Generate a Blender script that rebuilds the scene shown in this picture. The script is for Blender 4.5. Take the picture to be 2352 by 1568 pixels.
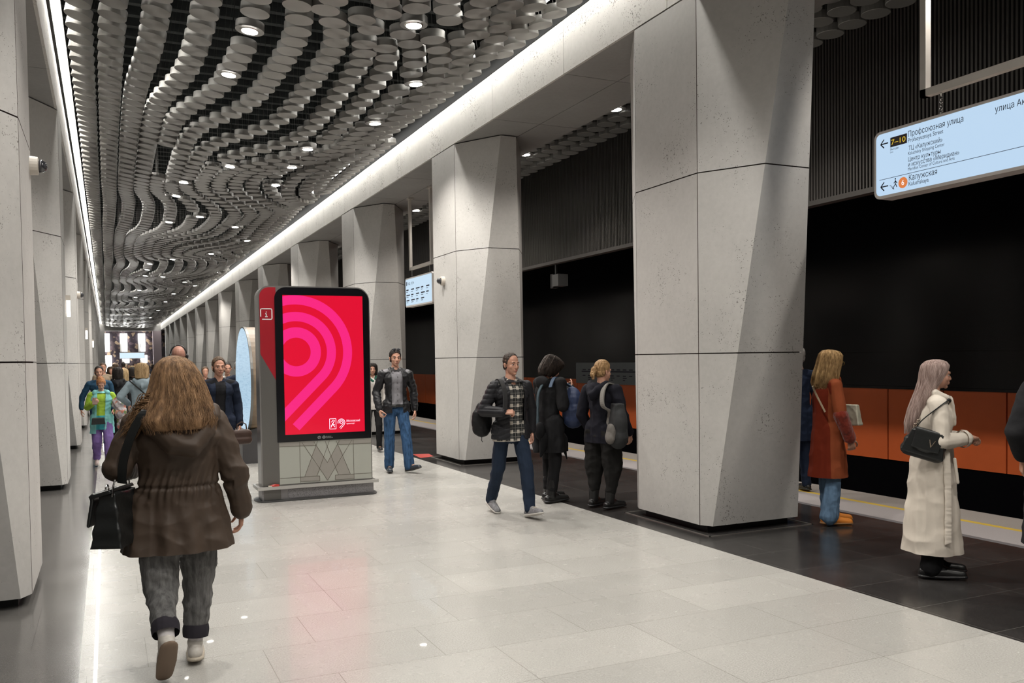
import bpy, bmesh, math, random
import numpy as np
from mathutils import Vector, Matrix, noise
from math import radians, sin, cos, pi, sqrt, floor, atan2

for _o in list(bpy.data.objects):
    bpy.data.objects.remove(_o, do_unlink=True)
SC = bpy.context.scene
COL = SC.collection

# ------------------------------------------------------------------ camera
EYE = Vector((0, 0, 1.6))
yaw, pit, rol = radians(24.93), radians(-1.69), radians(-0.80)
fw = Vector((sin(yaw)*cos(pit), cos(yaw)*cos(pit), sin(pit)))
rt = Vector((cos(yaw), -sin(yaw), 0))
upv = rt.cross(fw)
rt2 = rt*cos(rol) + upv*sin(rol)
up2 = -rt*sin(rol) + upv*cos(rol)
cam_data = bpy.data.cameras.new('camera')
cam = bpy.data.objects.new('camera', cam_data)
COL.objects.link(cam)
cam.matrix_world = Matrix(((rt2.x, up2.x, -fw.x, EYE.x), (rt2.y, up2.y, -fw.y, EYE.y), (rt2.z, up2.z, -fw.z, EYE.z), (0, 0, 0, 1)))
cam_data.sensor_width = 36.0
cam_data.lens = 36.0*2000/2352
cam_data.shift_y = 98/2352
cam_data.clip_start = 0.05
cam_data.clip_end = 400
SC.camera = cam

# ------------------------------------------------------------------ world, exposure
world = bpy.data.worlds.new('world'); SC.world = world
world.use_nodes = True
world.node_tree.nodes['Background'].inputs[0].default_value = (0.55, 0.6, 0.7, 1)
world.node_tree.nodes['Background'].inputs[1].default_value = 0.02
SC.view_settings.view_transform = 'Standard'
SC.view_settings.look = 'None'
SC.view_settings.gamma = 1
SC.view_settings.use_curve_mapping = False
SC.view_settings.exposure = 0.42
try:
    SC.cycles.use_denoising = True
    SC.cycles.use_light_tree = True
    SC.cycles.use_adaptive_sampling = True
    SC.cycles.adaptive_threshold = 0.015
    SC.cycles.max_bounces = 8
    SC.cycles.diffuse_bounces = 5
    SC.cycles.glossy_bounces = 4
    SC.cycles.transmission_bounces = 4
    SC.cycles.sample_clamp_indirect = 6
except Exception:
    pass

STRIP_E = 48.0       # emission of the cove strips
LENS_E = 26.0        # emission of the downlight lenses
SPOT_W = 210.0        # each downlight's lamp
WALL_R, WALL_L = 4.83, -0.49
Y0, Y1 = -9.0, 93.0

# ------------------------------------------------------------------ helpers
def tag(o, label=None, cat=None, group=None, kind=None):
    if label: o['label'] = label
    if cat: o['category'] = cat
    if group: o['group'] = group
    if kind: o['kind'] = kind
    return o

def link(o, parent=None):
    COL.objects.link(o)
    if parent is not None: o.parent = parent
    return o

def empty(name, loc=(0, 0, 0), rz=0.0, label=None, cat=None, group=None):
    o = bpy.data.objects.new(name, None)
    o.empty_display_size = 0.1
    o.location = loc; o.rotation_euler = (0, 0, rz)
    link(o)
    return tag(o, label, cat, group)

def mesh_obj(name, verts, faces, mat=None, parent=None, smooth=False, loc=None, mats=None, fm=None):
    me = bpy.data.meshes.new(name)
    me.from_pydata([tuple(v) for v in verts], [], faces)
    for m in (mats or ([mat] if mat else [])): me.materials.append(m)
    if fm: me.polygons.foreach_set('material_index', fm)
    if smooth: me.polygons.foreach_set('use_smooth', [True]*len(me.polygons))
    me.update()
    o = bpy.data.objects.new(name, me)
    if loc is not None: o.location = loc
    return link(o, parent)

class MB:
    """collects simple solids into one mesh"""
    def __init__(s): s.v = []; s.f = []; s.m = []
    def add(s, vs, fs, mi=0):
        n = len(s.v); s.v += [tuple(v) for v in vs]
        for f in fs: s.f.append([i+n for i in f]); s.m.append(mi)
    def box(s, x0, x1, y0, y1, z0, z1, mi=0):
        s.add([(x0,y0,z0),(x1,y0,z0),(x1,y1,z0),(x0,y1,z0),(x0,y0,z1),(x1,y0,z1),(x1,y1,z1),(x0,y1,z1)],
              [(0,3,2,1),(4,5,6,7),(0,1,5,4),(1,2,6,5),(2,3,7,6),(3,0,4,7)], mi)
    def quad(s, a, b, c, d, mi=0): s.add([a,b,c,d], [(0,1,2,3)], mi)
    def tube(s, pts, r, n=8, mi=0, cap=True, rs=None):
        pts = [Vector(p) for p in pts]
        rings = []; prev = None
        for i, p in enumerate(pts):
            d = (pts[min(i+1, len(pts)-1)] - pts[max(i-1, 0)])
            if d.length < 1e-9: d = Vector((0,0,1))
            d.normalize()
            if prev is None:
                a = d.orthogonal().normalized()
            else:
                a = (prev - d*prev.dot(d))
                a = a.normalized() if a.length > 1e-6 else d.orthogonal().normalized()
            prev = a; b = d.cross(a)
            rr = rs[i] if rs else r
            rings.append([p + (a*cos(2*pi*k/n) + b*sin(2*pi*k/n))*rr for k in range(n)])
        vs = [v for ring in rings for v in ring]; fs = []
        for i in range(len(rings)-1):
            for k in range(n):
                k2 = (k+1) % n
                fs.append((i*n+k, i*n+k2, (i+1)*n+k2, (i+1)*n+k))
        if cap:
            fs.append(tuple(reversed(range(n)))); fs.append(tuple((len(rings)-1)*n+k for k in range(n)))
        s.add(vs, fs, mi)
    def cyl(s, c, r, z0, z1, n=24, mi=0, bev=0.0, r2=None):
        r2 = r if r2 is None else r2
        prof = [(r, z0), (r2, z1)] if bev == 0 else [(r-bev, z0), (r, z0+bev), (r2, z1-bev), (r2-bev, z1)]
        vs = [(c[0]+q*cos(2*pi*k/n), c[1]+q*sin(2*pi*k/n), c[2]+z) for q, z in prof for k in range(n)]
        fs = [(i*n+k, i*n+(k+1) % n, (i+1)*n+(k+1) % n, (i+1)*n+k) for i in range(len(prof)-1) for k in range(n)]
        fs.append(tuple(reversed(range(n)))); fs.append(tuple((len(prof)-1)*n+k for k in range(n)))
        s.add(vs, fs, mi)
    def extrude(s, poly, axis, a0, a1, mi=0, cap_mi=None):
        """poly: 2d points (counter-clockwise) in the plane across `axis`"""
        def P(u, w, a): return {'x': (a,u,w), 'y': (u,a,w), 'z': (u,w,a)}[axis]
        n = len(poly)
        vs = [P(u,w,a0) for u,w in poly] + [P(u,w,a1) for u,w in poly]
        s.add(vs, [(i,(i+1)%n,(i+1)%n+n,i+n) for i in range(n)], mi)
        s.add(vs, [tuple(reversed(range(n))), tuple(range(n,2*n))], mi if cap_mi is None else cap_mi)
    def build(s, name, mat=None, parent=None, smooth=False, mats=None, fix=True, loc=None):
        o = mesh_obj(name, s.v, s.f, mat, parent, smooth, loc, mats, s.m)
        if fix:
            bm = bmesh.new(); bm.from_mesh(o.data)
            bmesh.ops.recalc_face_normals(bm, faces=bm.faces); bm.to_mesh(o.data); bm.free()
        return o

# ------------------------------------------------------------------ materials
MATS = {}
class NT:
    def __init__(s, name):
        s.mat = bpy.data.materials.new(name); s.mat.use_nodes = True
        s.t = s.mat.node_tree; s.b = s.t.nodes['Principled BSDF']
    def n(s, typ, **kw):
        nd = s.t.nodes.new(typ)
        for k, v in kw.items():
            if k.startswith('i_'): nd.inputs[k[2:].replace('_', ' ')].default_value = v
            else: setattr(nd, k, v)
        return nd
    def l(s, a, b): s.t.links.new(a, b)
    def math(s, op, a, b=None, c=None, clamp=False):
        nd = s.t.nodes.new('ShaderNodeMath'); nd.operation = op; nd.use_clamp = clamp
        for i, x in enumerate((a, b, c)):
            if x is None: continue
            if isinstance(x, (int, float)): nd.inputs[i].default_value = x
            else: s.l(x, nd.inputs[i])
        return nd.outputs[0]
    def ramp(s, fac, stops, interp='LINEAR'):
        nd = s.t.nodes.new('ShaderNodeValToRGB'); nd.color_ramp.interpolation = interp
        e = nd.color_ramp.elements
        while len(e) < len(stops): e.new(0.5)
        for i, (p, c) in enumerate(stops):
            e[i].position = p; e[i].color = (*c, 1) if len(c) == 3 else c
        s.l(fac, nd.inputs[0]); return nd.outputs[0]
    def mix(s, fac, a, b, blend='MIX'):
        nd = s.t.nodes.new('ShaderNodeMix'); nd.data_type = 'RGBA'; nd.blend_type = blend
        for sock, x in ((0, fac), (6, a), (7, b)):
            if isinstance(x, (int, float)): nd.inputs[sock].default_value = x
            elif isinstance(x, tuple): nd.inputs[sock].default_value = (*x, 1) if len(x) == 3 else x
            else: s.l(x, nd.inputs[sock])
        return nd.outputs[2]
    def obj(s, scale=None, world=False):
        if world: src = s.n('ShaderNodeNewGeometry').outputs['Position']
        else: src = s.n('ShaderNodeTexCoord').outputs['Object']
        if scale is None: return src
        m = s.n('ShaderNodeMapping'); m.inputs['Scale'].default_value = scale
        s.l(src, m.inputs[0]); return m.outputs[0]
    def noise(s, vec, scale, detail=3, rough=0.55, w=None):
        nd = s.n('ShaderNodeTexNoise'); nd.inputs['Scale'].default_value = scale
        nd.inputs['Detail'].default_value = detail; nd.inputs['Roughness'].default_value = rough
        if vec is not None: s.l(vec, nd.inputs['Vector'])
        return nd.outputs[0]
    def bump(s, h, strength=0.3, dist=0.01, invert=False):
        nd = s.n('ShaderNodeBump'); nd.inputs['Strength'].default_value = strength
        nd.inputs['Distance'].default_value = dist; nd.invert = invert
        s.l(h, nd.inputs['Height']); s.l(nd.outputs[0], s.b.inputs['Normal'])
        return nd
    def base(s, x):
        if isinstance(x, tuple): s.b.inputs['Base Color'].default_value = (*x, 1)
        else: s.l(x, s.b.inputs['Base Color'])
    def rough(s, x):
        if isinstance(x, (int, float)): s.b.inputs['Roughness'].default_value = x
        else: s.l(x, s.b.inputs['Roughness'])

def simple(name, col, rough=0.6, metal=0.0, spec=None, noise_amt=0.0, nscale=20, bump=0.0, bscale=60, world=False, coat=0.0, sheen=0.0, stretch=None):
    if name in MATS: return MATS[name]
    m = NT(name)
    v = m.obj(stretch, world) if (noise_amt or bump) else None
    if noise_amt:
        f = m.noise(v, nscale, 4)
        lo = tuple(c*(1-noise_amt) for c in col); hi = tuple(min(1, c*(1+noise_amt)) for c in col)
        m.base(m.ramp(f, [(0.3, lo), (0.7, hi)]))
    else: m.base(col)
    m.rough(rough); m.b.inputs['Metallic'].default_value = metal
    if spec is not None: m.b.inputs['Specular IOR Level'].default_value = spec
    if coat: m.b.inputs['Coat Weight'].default_value = coat; m.b.inputs['Coat Roughness'].default_value = 0.1
    if sheen: m.b.inputs['Sheen Weight'].default_value = sheen
    if bump: m.bump(m.noise(v, bscale, 3), bump, 0.01)
    MATS[name] = m.mat; return m.mat

def emit(name, col, strength, noise_amt=0.0):
    if name in MATS: return MATS[name]
    m = NT(name); m.base((0.02, 0.02, 0.02))
    m.b.inputs['Emission Color'].default_value = (*col, 1)
    m.b.inputs['Emission Strength'].default_value = strength
    MATS[name] = m.mat; return m.mat

def concrete(name, col=(0.50, 0.485, 0.465), pits=1.0):
    m = NT(name)
    v = m.obj(world=True)
    cloud = m.noise(v, 1.3, 5, 0.6)
    fine = m.noise(v, 22, 4, 0.6)
    c1 = m.ramp(cloud, [(0.3, tuple(c*0.88 for c in col)), (0.72, tuple(min(1, c*1.07) for c in col))])
    c2 = m.mix(0.25, c1, m.ramp(fine, [(0.3, tuple(c*0.8 for c in col)), (0.7, tuple(c*1.12 for c in col))]))
    # small dark pores, gathered in loose clusters
    warp = m.n('ShaderNodeMapping'); warp.inputs['Scale'].default_value = (1, 1, 1)
    dn = m.n('ShaderNodeTexNoise'); dn.inputs['Scale'].default_value = 55; m.l(v, dn.inputs['Vector'])
    vm = m.n('ShaderNodeVectorMath', operation='SCALE'); vm.inputs['Scale'].default_value = 0.025; m.l(dn.outputs[1], vm.inputs[0])
    va = m.n('ShaderNodeVectorMath', operation='ADD'); m.l(v, va.inputs[0]); m.l(vm.outputs[0], va.inputs[1])
    vo = m.n('ShaderNodeTexVoronoi'); vo.inputs['Scale'].default_value = 62; m.l(va.outputs[0], vo.inputs['Vector'])
    big = m.noise(v, 2.2, 4, 0.65)
    thr = m.ramp(big, [(0.44, (0.05,)*3), (0.68, (0.34,)*3)])
    wn = m.n('ShaderNodeTexNoise'); wn.inputs['Scale'].default_value = 30; m.l(v, wn.inputs['Vector'])
    sel = m.math('MULTIPLY', thr, m.math('GREATER_THAN', wn.outputs[0], 0.52))
    pit = m.math('LESS_THAN', vo.outputs['Distance'], m.math('MULTIPLY', sel, pits))
    m.base(m.mix(m.math('MULTIPLY', pit, 0.78), c2, (0.13, 0.115, 0.10)))
    m.rough(0.72)
    m.b.inputs['Specular IOR Level'].default_value = 0.35
    h = m.math('SUBTRACT', m.math('MULTIPLY', fine, 0.25), pit)
    m.bump(h, 0.22, 0.003)
    return m.mat

def tiles(name, col, var, mortar, rough=(0.1, 0.2), speck=0.25, speck_scale=150, bump=0.05, cloud_amt=0.15, spec=0.5, coat=0.0):
    """granite slabs 0.88 x 0.545, courses across the hall, each course shifted by a third"""
    m = NT(name)
    pos = m.n('ShaderNodeNewGeometry').outputs['Position']
    sep = m.n('ShaderNodeSeparateXYZ'); m.l(pos, sep.inputs[0])
    yy = m.math('DIVIDE', m.math('SUBTRACT', sep.outputs[1], 4.40), 0.545)
    row = m.math('FLOOR', yy)
    wn = m.n('ShaderNodeTexWhiteNoise', noise_dimensions='1D'); m.l(row, wn.inputs['W'])
    sh = m.math('DIVIDE', m.math('FLOOR', m.math('MULTIPLY', wn.outputs[0], 3)), 3)
    xx = m.math('ADD', m.math('DIVIDE', m.math('SUBTRACT', sep.outputs[0], 0.16), 0.88), sh)
    colm = m.math('FLOOR', xx)
    fx = m.math('FRACT', xx); fy = m.math('FRACT', yy)
    dx = m.math('MULTIPLY', m.math('SUBTRACT', 0.5, m.math('ABSOLUTE', m.math('SUBTRACT', fx, 0.5))), 0.88)
    dy = m.math('MULTIPLY', m.math('SUBTRACT', 0.5, m.math('ABSOLUTE', m.math('SUBTRACT', fy, 0.5))), 0.545)
    d = m.math('MINIMUM', dx, dy)
    joint = m.math('LESS_THAN', d, 0.0016)
    cv = m.n('ShaderNodeCombineXYZ'); m.l(row, cv.inputs[0]); m.l(colm, cv.inputs[1])
    w2 = m.n('ShaderNodeTexWhiteNoise', noise_dimensions='3D'); m.l(cv.outputs[0], w2.inputs['Vector'])
    tone = m.ramp(w2.outputs[0], [(0.0, tuple(c*(1-var) for c in col)), (0.55, col), (0.9, tuple(min(1, c*(1+var*0.6)) for c in col)), (1.0, tuple(min(1, c*(1+var*1.3)) for c in col))])
    cloud = m.noise(pos, 1.1, 5, 0.6)
    t2 = m.mix(cloud_amt, tone, m.ramp(cloud, [(0.3, (0, 0, 0)), (0.7, (1, 1, 1))]), 'OVERLAY')
    sp = m.noise(pos, speck_scale, 2, 0.7)
    t3 = m.mix(speck, t2, m.ramp(sp, [(0.36, (0.05,)*3), (0.5, (0.5,)*3), (0.64, (0.95,)*3)]), 'OVERLAY')
    m.base(m.mix(joint, t3, mortar))
    rn = m.noise(pos, 2.5, 4, 0.6)
    rr = m.n('ShaderNodeMapRange'); rr.inputs[3].default_value = rough[0]; rr.inputs[4].default_value = rough[1]
    m.l(rn, rr.inputs[0])
    m.rough(rr.outputs[0])
    m.b.inputs['Specular IOR Level'].default_value = spec
    if coat:
        m.b.inputs['Coat Weight'].default_value = coat; m.b.inputs['Coat Roughness'].default_value = 0.02
    if bump:
        m.bump(m.math('ADD', m.noise(pos, 14, 4, 0.6), m.math('MULTIPLY', joint, -1)), bump, 0.004)
    return m.mat

M_CONC = concrete('pale_concrete', (0.49, 0.475, 0.455), 1.15)
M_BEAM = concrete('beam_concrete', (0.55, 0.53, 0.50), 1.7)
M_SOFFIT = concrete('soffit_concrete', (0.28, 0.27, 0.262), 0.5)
M_GROOVE = simple('dark_joint', (0.085, 0.06, 0.052), 0.9)
M_FLOOR = tiles('light_granite', (0.385, 0.374, 0.350), 0.06, (0.2, 0.19, 0.17), (0.22, 0.32), 0.16, 110, 0, 0.05, 0.30, 0.16)
M_DARKFL = tiles('dark_granite', (0.030, 0.028, 0.027), 0.25, (0.12, 0.115, 0.105), (0.12, 0.30), 0.3, 60, 0.10, 0.3, 0.5)
M_GREYFL = tiles('grey_granite', (0.10, 0.095, 0.09), 0.06, (0.05, 0.047, 0.045), (0.10, 0.2), 0.2, 150, 0.02, 0.1, 0.5)
M_EDGE = simple('platform_edge_granite', (0.34, 0.31, 0.285), 0.45, noise_amt=0.12, nscale=90, world=True)
M_EDGE2 = simple('platform_edge_pale', (0.40, 0.37, 0.37), 0.45, noise_amt=0.1, nscale=120, world=True)
M_YELLOW = simple('yellow_line', (0.62, 0.43, 0.07), 0.5)
M_BLACK = simple('black_plinth', (0.008, 0.008, 0.008), 0.6)
M_TRACKWALL = simple('black_glass_wall', (0.004, 0.004, 0.005), 0.18, spec=0.25)
M_ORANGE = simple('orange_panel', (0.72, 0.145, 0.040), 0.42, noise_amt=0.08, nscale=1.2, world=True, spec=0.3)
M_RIB = simple('dark_ribbed_metal', (0.075, 0.07, 0.066), 0.45, metal=0.3, world=True)
M_VOID = simple('dark_ceiling', (0.020, 0.024, 0.024), 0.8, noise_amt=0.5, nscale=3, world=True)
M_STEEL = simple('brushed_steel', (0.42, 0.40, 0.37), 0.32, metal=0.85, noise_amt=0.1, nscale=12)
M_SATIN = simple('satin_steel', (0.62, 0.585, 0.54), 0.38, metal=0.5)
M_TRIM = simple('grey_trim', (0.28, 0.27, 0.26), 0.6)
M_STRIP = emit('cove_light', (1.0, 0.985, 0.93), STRIP_E)
M_LENS = emit('downlight_lens', (1.0, 0.97, 0.91), LENS_E)

def disc_mat():
    m = NT('disc_metal')
    tc = m.n('ShaderNodeTexCoord').outputs['Object']
    pos = m.n('ShaderNodeNewGeometry').outputs['Position']
    col = m.ramp(m.noise(pos, 2.0, 2), [(0.3, (0.20, 0.19, 0.18)), (0.7, (0.26, 0.25, 0.24))])
    m.base(col); m.rough(0.38); m.b.inputs['Metallic'].default_value = 0.55
    m.b.inputs['Specular IOR Level'].default_value = 0.4
    return m.mat
M_DISC = disc_mat()
def disc_near():
    m = NT('brushed_disc_metal')
    pos = m.n('ShaderNodeNewGeometry').outputs['Position']
    m.base(m.ramp(m.noise(pos, 2.0, 2), [(0.3, (0.24, 0.23, 0.215)), (0.7, (0.31, 0.30, 0.285))])); m.rough(0.40); m.b.inputs['Metallic'].default_value = 0.5
    tg = m.n('ShaderNodeTangent'); tg.direction_type = 'RADIAL'; tg.axis = 'Z'; m.l(tg.outputs[0], m.b.inputs['Tangent']); m.b.inputs['Anisotropic'].default_value = 0.75
    return m.mat
M_DISCN = disc_near()

# ------------------------------------------------------------------ the setting
def slab(name, x0, x1, y0, y1, z0, z1, mat, kind='structure'):
    m = MB(); m.box(x0, x1, y0, y1, z0, z1); return tag(m.build(name, mat), kind=kind)

slab('floor', -0.17, 4.53, Y0, Y1, -0.3, 0.0, M_FLOOR)
slab('floor', 4.53, 6.72, Y0, Y1, -0.3, 0.0, M_DARKFL)
slab('floor', -3.2, -0.17, Y0, Y1, -0.3, 0.0, M_GREYFL)
m = MB(); m.box(6.72, 6.80, Y0, Y1, -0.3, 0.0); tag(m.build('trim_1', simple('grey_joint_strip', (0.16, 0.15, 0.155), 0.5)), kind='structure')
slab('trim_2', 6.80, 7.32, Y0, Y1, -0.3, 0.0, M_EDGE2)
slab('trim_3', 7.32, 7.40, Y0, Y1, -0.3, 0.0, M_YELLOW)
slab('trim_4', 7.40, 7.88, Y0, Y1, -0.3, 0.0, M_EDGE)
slab('wall_platform_edge', 7.60, 7.86, Y0, Y1, -1.5, -0.3, simple('edge_wall', (0.02, 0.02, 0.02), 0.8))
slab('floor', 7.86, 11.3, Y0, Y1, -1.6, -1.5, simple('track_bed', (0.012, 0.012, 0.012), 0.9))

# the far track wall: black sheet with an orange band in panels
m = MB()
m.box(11.0, 11.3, Y0, Y1, -1.6, -0.05); m.box(11.0, 11.3, Y0, Y1, 1.05, 6.4)
yj = 7.82 - 17*0.985
while yj < Y1:
    m.box(10.985, 11.2, yj+0.010, yj+0.973, -0.05, 1.05, 1)
    m.box(11.02, 11.2, yj-0.012, yj+0.012, -0.05, 1.05, 0)
    yj += 0.985
m.box(10.96, 11.0, Y0, Y1, 1.05, 1.09, 0)
m.box(10.97, 11.0, Y0, Y1, 1.62, 1.65, 0)
tag(m.build('wall_track', mats=[M_TRACKWALL, M_ORANGE]), kind='structure')

# ribbed overhang above the track
m = MB()
poly = []; y = Y0
m.box(8.06, 8.16, Y0, Y1, 3.5, 6.3, 0)
verts = []; faces = []
P = 0.048
n = int((Y1-Y0)/P)
for i in range(n):
    a = Y0+i*P
    m.box(8.0, 8.07, a, a+P*0.5, 3.5, 6.2, 0)
m.box(7.97, 8.10, Y0, Y1, 3.44, 3.5, 0)
tag(m.build('wall_right', M_RIB, fix=False), kind='structure')
slab('ceiling', 6.14, 11.3, Y0, Y1, 6.2, 6.35, M_VOID)

# hall ceiling void: dark deck with cross slats above the discs
m = MB(); m.box(WALL_L-0.05, WALL_R+0.05, Y0, Y1, 6.45, 6.6)
y = Y0
while y < 45:
    m.box(WALL_L, WALL_R, y, y+0.10, 6.28, 6.45); y += 0.42
tag(m.build('ceiling', M_VOID, fix=False), kind='structure')

# long concrete beams over the pillar rows, with joints
def beam(name, xf, sgn, xback):
    """xf: hall face; xback: far side of the soffit"""
    m = MB(); zb, zt = 4.85, 5.46
    ys = [8.87-2.03*k for k in range(9, 0, -1)] + [8.87+2.03*k for k in range(0, 42)]
    ys = [y for y in ys if Y0 < y < Y1]
    ys = [Y0]+ys+[Y1]
    xm = xf+sgn*0.72
    for a, b in zip(ys[:-1], ys[1:]):
        a += 0.006; b -= 0.006
        x0, x1 = sorted((xf, xf+sgn*0.03)); m.box(x0, x1, a, b, zb, zt, 0)
        for p, q in ((xf+sgn*0.03, xm-sgn*0.006), (xm+sgn*0.006, xback)):
            x0, x1 = sorted((p, q)); m.box(x0, x1, a, b, zb+0.001, zb+0.2, 1)
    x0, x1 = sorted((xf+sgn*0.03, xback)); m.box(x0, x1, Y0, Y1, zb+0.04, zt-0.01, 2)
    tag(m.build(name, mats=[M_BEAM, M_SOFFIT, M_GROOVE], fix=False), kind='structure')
beam('trim_5', WALL_R, 1, 6.14)
beam('trim_6', WALL_L, -1, -2.4)
# lining between the beam top and the ceiling void, carrying the strip light
m = MB(); m.box(WALL_R+0.04, WALL_R+0.10, Y0, Y1, 5.46, 6.5); tag(m.build('trim_7', simple('black_cap', (.003, .003, .003), .9, spec=.1)), kind='structure')
slab('trim_15', WALL_R-0.004, WALL_R+0.05, Y0, Y1, 5.46, 5.53, simple('black_cap', (.003, .003, .003), .9, spec=.1))
m = MB(); m.box(WALL_L-0.10, WALL_L-0.04, Y0, Y1, 5.46, 6.5)
tag(m.build('trim_8', M_TRIM), kind='structure')
slab('wall_right_upper', 6.06, 6.14, Y0, Y1, 5.0, 6.3, M_VOID)
slab('wall_left', -3.3, -3.2, Y0, Y1, -0.3, 6.5, simple('left_side_wall', (0.30, 0.29, 0.28), 0.7, world=True, noise_amt=0.1, nscale=2))
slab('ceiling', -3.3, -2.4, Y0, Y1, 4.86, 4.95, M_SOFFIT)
slab('wall_front', -3.3, 11.3, Y0-0.2, Y0, -1.6, 6.5, simple('rear_wall', (0.22, 0.21, 0.20), 0.8))

def cove(name, x, z, label, w=0.07):
    t = empty(name, (x, 42, z), label=label, cat='light')
    h = MB(); h.box(-w/2-0.02, w/2+0.02, Y0-42+0.1, Y1-42-0.5, 0.012, 0.06)
    h.build('housing', M_TRIM, t)
    v = []; f = []; k = 0; y = Y0+0.1
    while y < Y1-1.5:
        y2 = y+2.5
        v += [(-w/2, y-42, 0), (w/2, y-42, 0), (w/2, y2-42, 0), (-w/2, y2-42, 0)]
        f.append((k+3, k+2, k+1, k)); k += 4; y = y2
    mesh_obj('light_strip', v, f, M_STRIP, t)
cove('cove_light', WALL_L+0.065, 5.66, 'continuous white light strip above the beam over the left row of pillars')
cove('cove_light', WALL_R-0.16, 5.70, 'continuous white light strip above the beam over the right row of pillars')

# ------------------------------------------------------------------ far end of the hall
M_MOS = NT('dark_mosaic')
vv = M_MOS.obj(world=True)
vn = M_MOS.n('ShaderNodeTexVoronoi'); vn.inputs['Scale'].default_value = 4.0; M_MOS.l(vv, vn.inputs['Vector'])
s_ = M_MOS.n('ShaderNodeSeparateXYZ'); M_MOS.l(vn.outputs['Color'], s_.inputs[0])
M_MOS.base(M_MOS.ramp(s_.outputs[0], [(0.0, (0.03, 0.022, 0.03)), (0.55, (0.07, 0.05, 0.055)), (0.72, (0.30, 0.22, 0.15)), (0.86, (0.10, 0.07, 0.08)), (1.0, (0.45, 0.38, 0.34))], 'CONSTANT'))
M_MOS.rough(0.5)
slab('wall_back', -3.3, 11.3, 92.0, 92.3, -0.3, 6.5, M_MOS.mat)
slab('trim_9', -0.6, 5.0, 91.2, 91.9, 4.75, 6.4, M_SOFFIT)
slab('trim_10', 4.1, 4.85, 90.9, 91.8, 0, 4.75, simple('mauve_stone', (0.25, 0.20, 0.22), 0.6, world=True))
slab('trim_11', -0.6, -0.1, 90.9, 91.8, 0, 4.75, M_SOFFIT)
M_ENDL = emit('end_lamp', (1, 1, 0.97), 14)
for i, (x, z0, z1) in enumerate(((0.0, 2.8, 4.5), (1.55, 2.8, 4.5), (3.15, 2.8, 4.5), (0.15, 0.9, 2.4), (1.7, 1.7, 2.4), (3.3, 1.7, 2.4))):
    col = ('left', 'middle', 'right')[i % 3]; row = 'upper' if i < 3 else 'lower'
    t = empty('wall_lamp', (x, 91.95, z0), label=f'{row} white glowing lamp at the {col} of the dark mosaic end wall', cat='lamp')
    m = MB(); m.extrude([(-0.32, 0.55*(z1-z0)), (-0.1, 0.45*(z1-z0)), (-0.1, 0), (0.18, 0), (0.28, 0.3*(z1-z0)), (0.28, z1-z0), (-0.32, z1-z0)], 'y', -0.14, 0.0)
    m.build('glowing_panel', M_ENDL, t)
    m = MB(); m.box(-0.36, 0.32, 0.0, 0.05, -0.05, z1-z0+0.05); m.build('back_plate', M_TRIM, t)

# ------------------------------------------------------------------ concrete pillars
def pillar_mesh(side):
    """side +1: right row (hall face towards -x); -1: left row. centre at the origin"""
    HX, YA = 0.555, 0.50
    def sect(z):
        t = z/4.85
        fx = 0.50+(0.12-0.50)*t; fy = 0.60+(1.25-0.60)*t; ya = YA-0.0*t
        g = 0.0035
        # eight corners; the two hall-face seams are cut as grooves
        return [(-HX, -ya+g, 0), (-HX+0.03, -ya+g, 1), (-HX+0.03, -ya-g*0.2, 1), (-HX+0.002, -ya-g, 0), (-fx, -fy, 0), (fx, -fy, 0), (HX, -ya, 0),
                (HX, ya, 0), (fx, fy, 0), (-fx, fy, 0), (-HX+0.002, ya+g, 0), (-HX+0.03, ya+g*0.2, 1), (-HX+0.03, ya-g, 1), (-HX, ya-g, 0)]
    zs = []
    for z, ins in ((0.07, 0), (1.616, 0), (1.6165, .02), (1.6255, .02), (1.626, 0), (3.229, 0), (3.2295, .02), (3.2385, .02), (3.239, 0), (4.835, 0), (4.836, 0.04), (4.852, 0.04)):
        zs.append((z, ins))
    v = []; f = []; fm = []
    n = 14
    for z, ins in zs:
        for (x, y, g) in sect(z):
            k = 1 - ins/0.55
            v.append((x*k*side, y*k, z))
    for i in range(len(zs)-1):
        for k in range(n):
            k2 = (k+1) % n
            q = (i*n+k, i*n+k2, (i+1)*n+k2, (i+1)*n+k)
            f.append(q if side > 0 else q[::-1])
            dark = zs[i][1] > 0 or zs[i+1][1] > 0 or k in (0, 1, 2, 10, 11, 12)
            fm.append(1 if dark else 0)
    f.append(tuple(range(n))[::-1] if side > 0 else tuple(range(n))); fm.append(0)
    me = bpy.data.meshes.new('shaft'); me.from_pydata(v, [], f)
    me.materials.append(M_CONC); me.materials.append(M_GROOVE); me.polygons.foreach_set('material_index', fm); me.update()
    bm = bmesh.new(); bm.from_mesh(me); bmesh.ops.recalc_face_normals(bm, faces=bm.faces); bm.to_mesh(me); bm.free()
    return me
ORD = ['nearest', 'second', 'third', 'fourth', 'fifth', 'sixth', 'seventh', 'eighth', 'ninth', 'tenth', 'eleventh', 'twelfth', 'thirteenth', 'fourteenth', 'fifteenth']
pm = MB(); pm.box(-0.47, 0.47, -0.50, 0.50, 0.0, 0.075)
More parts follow.
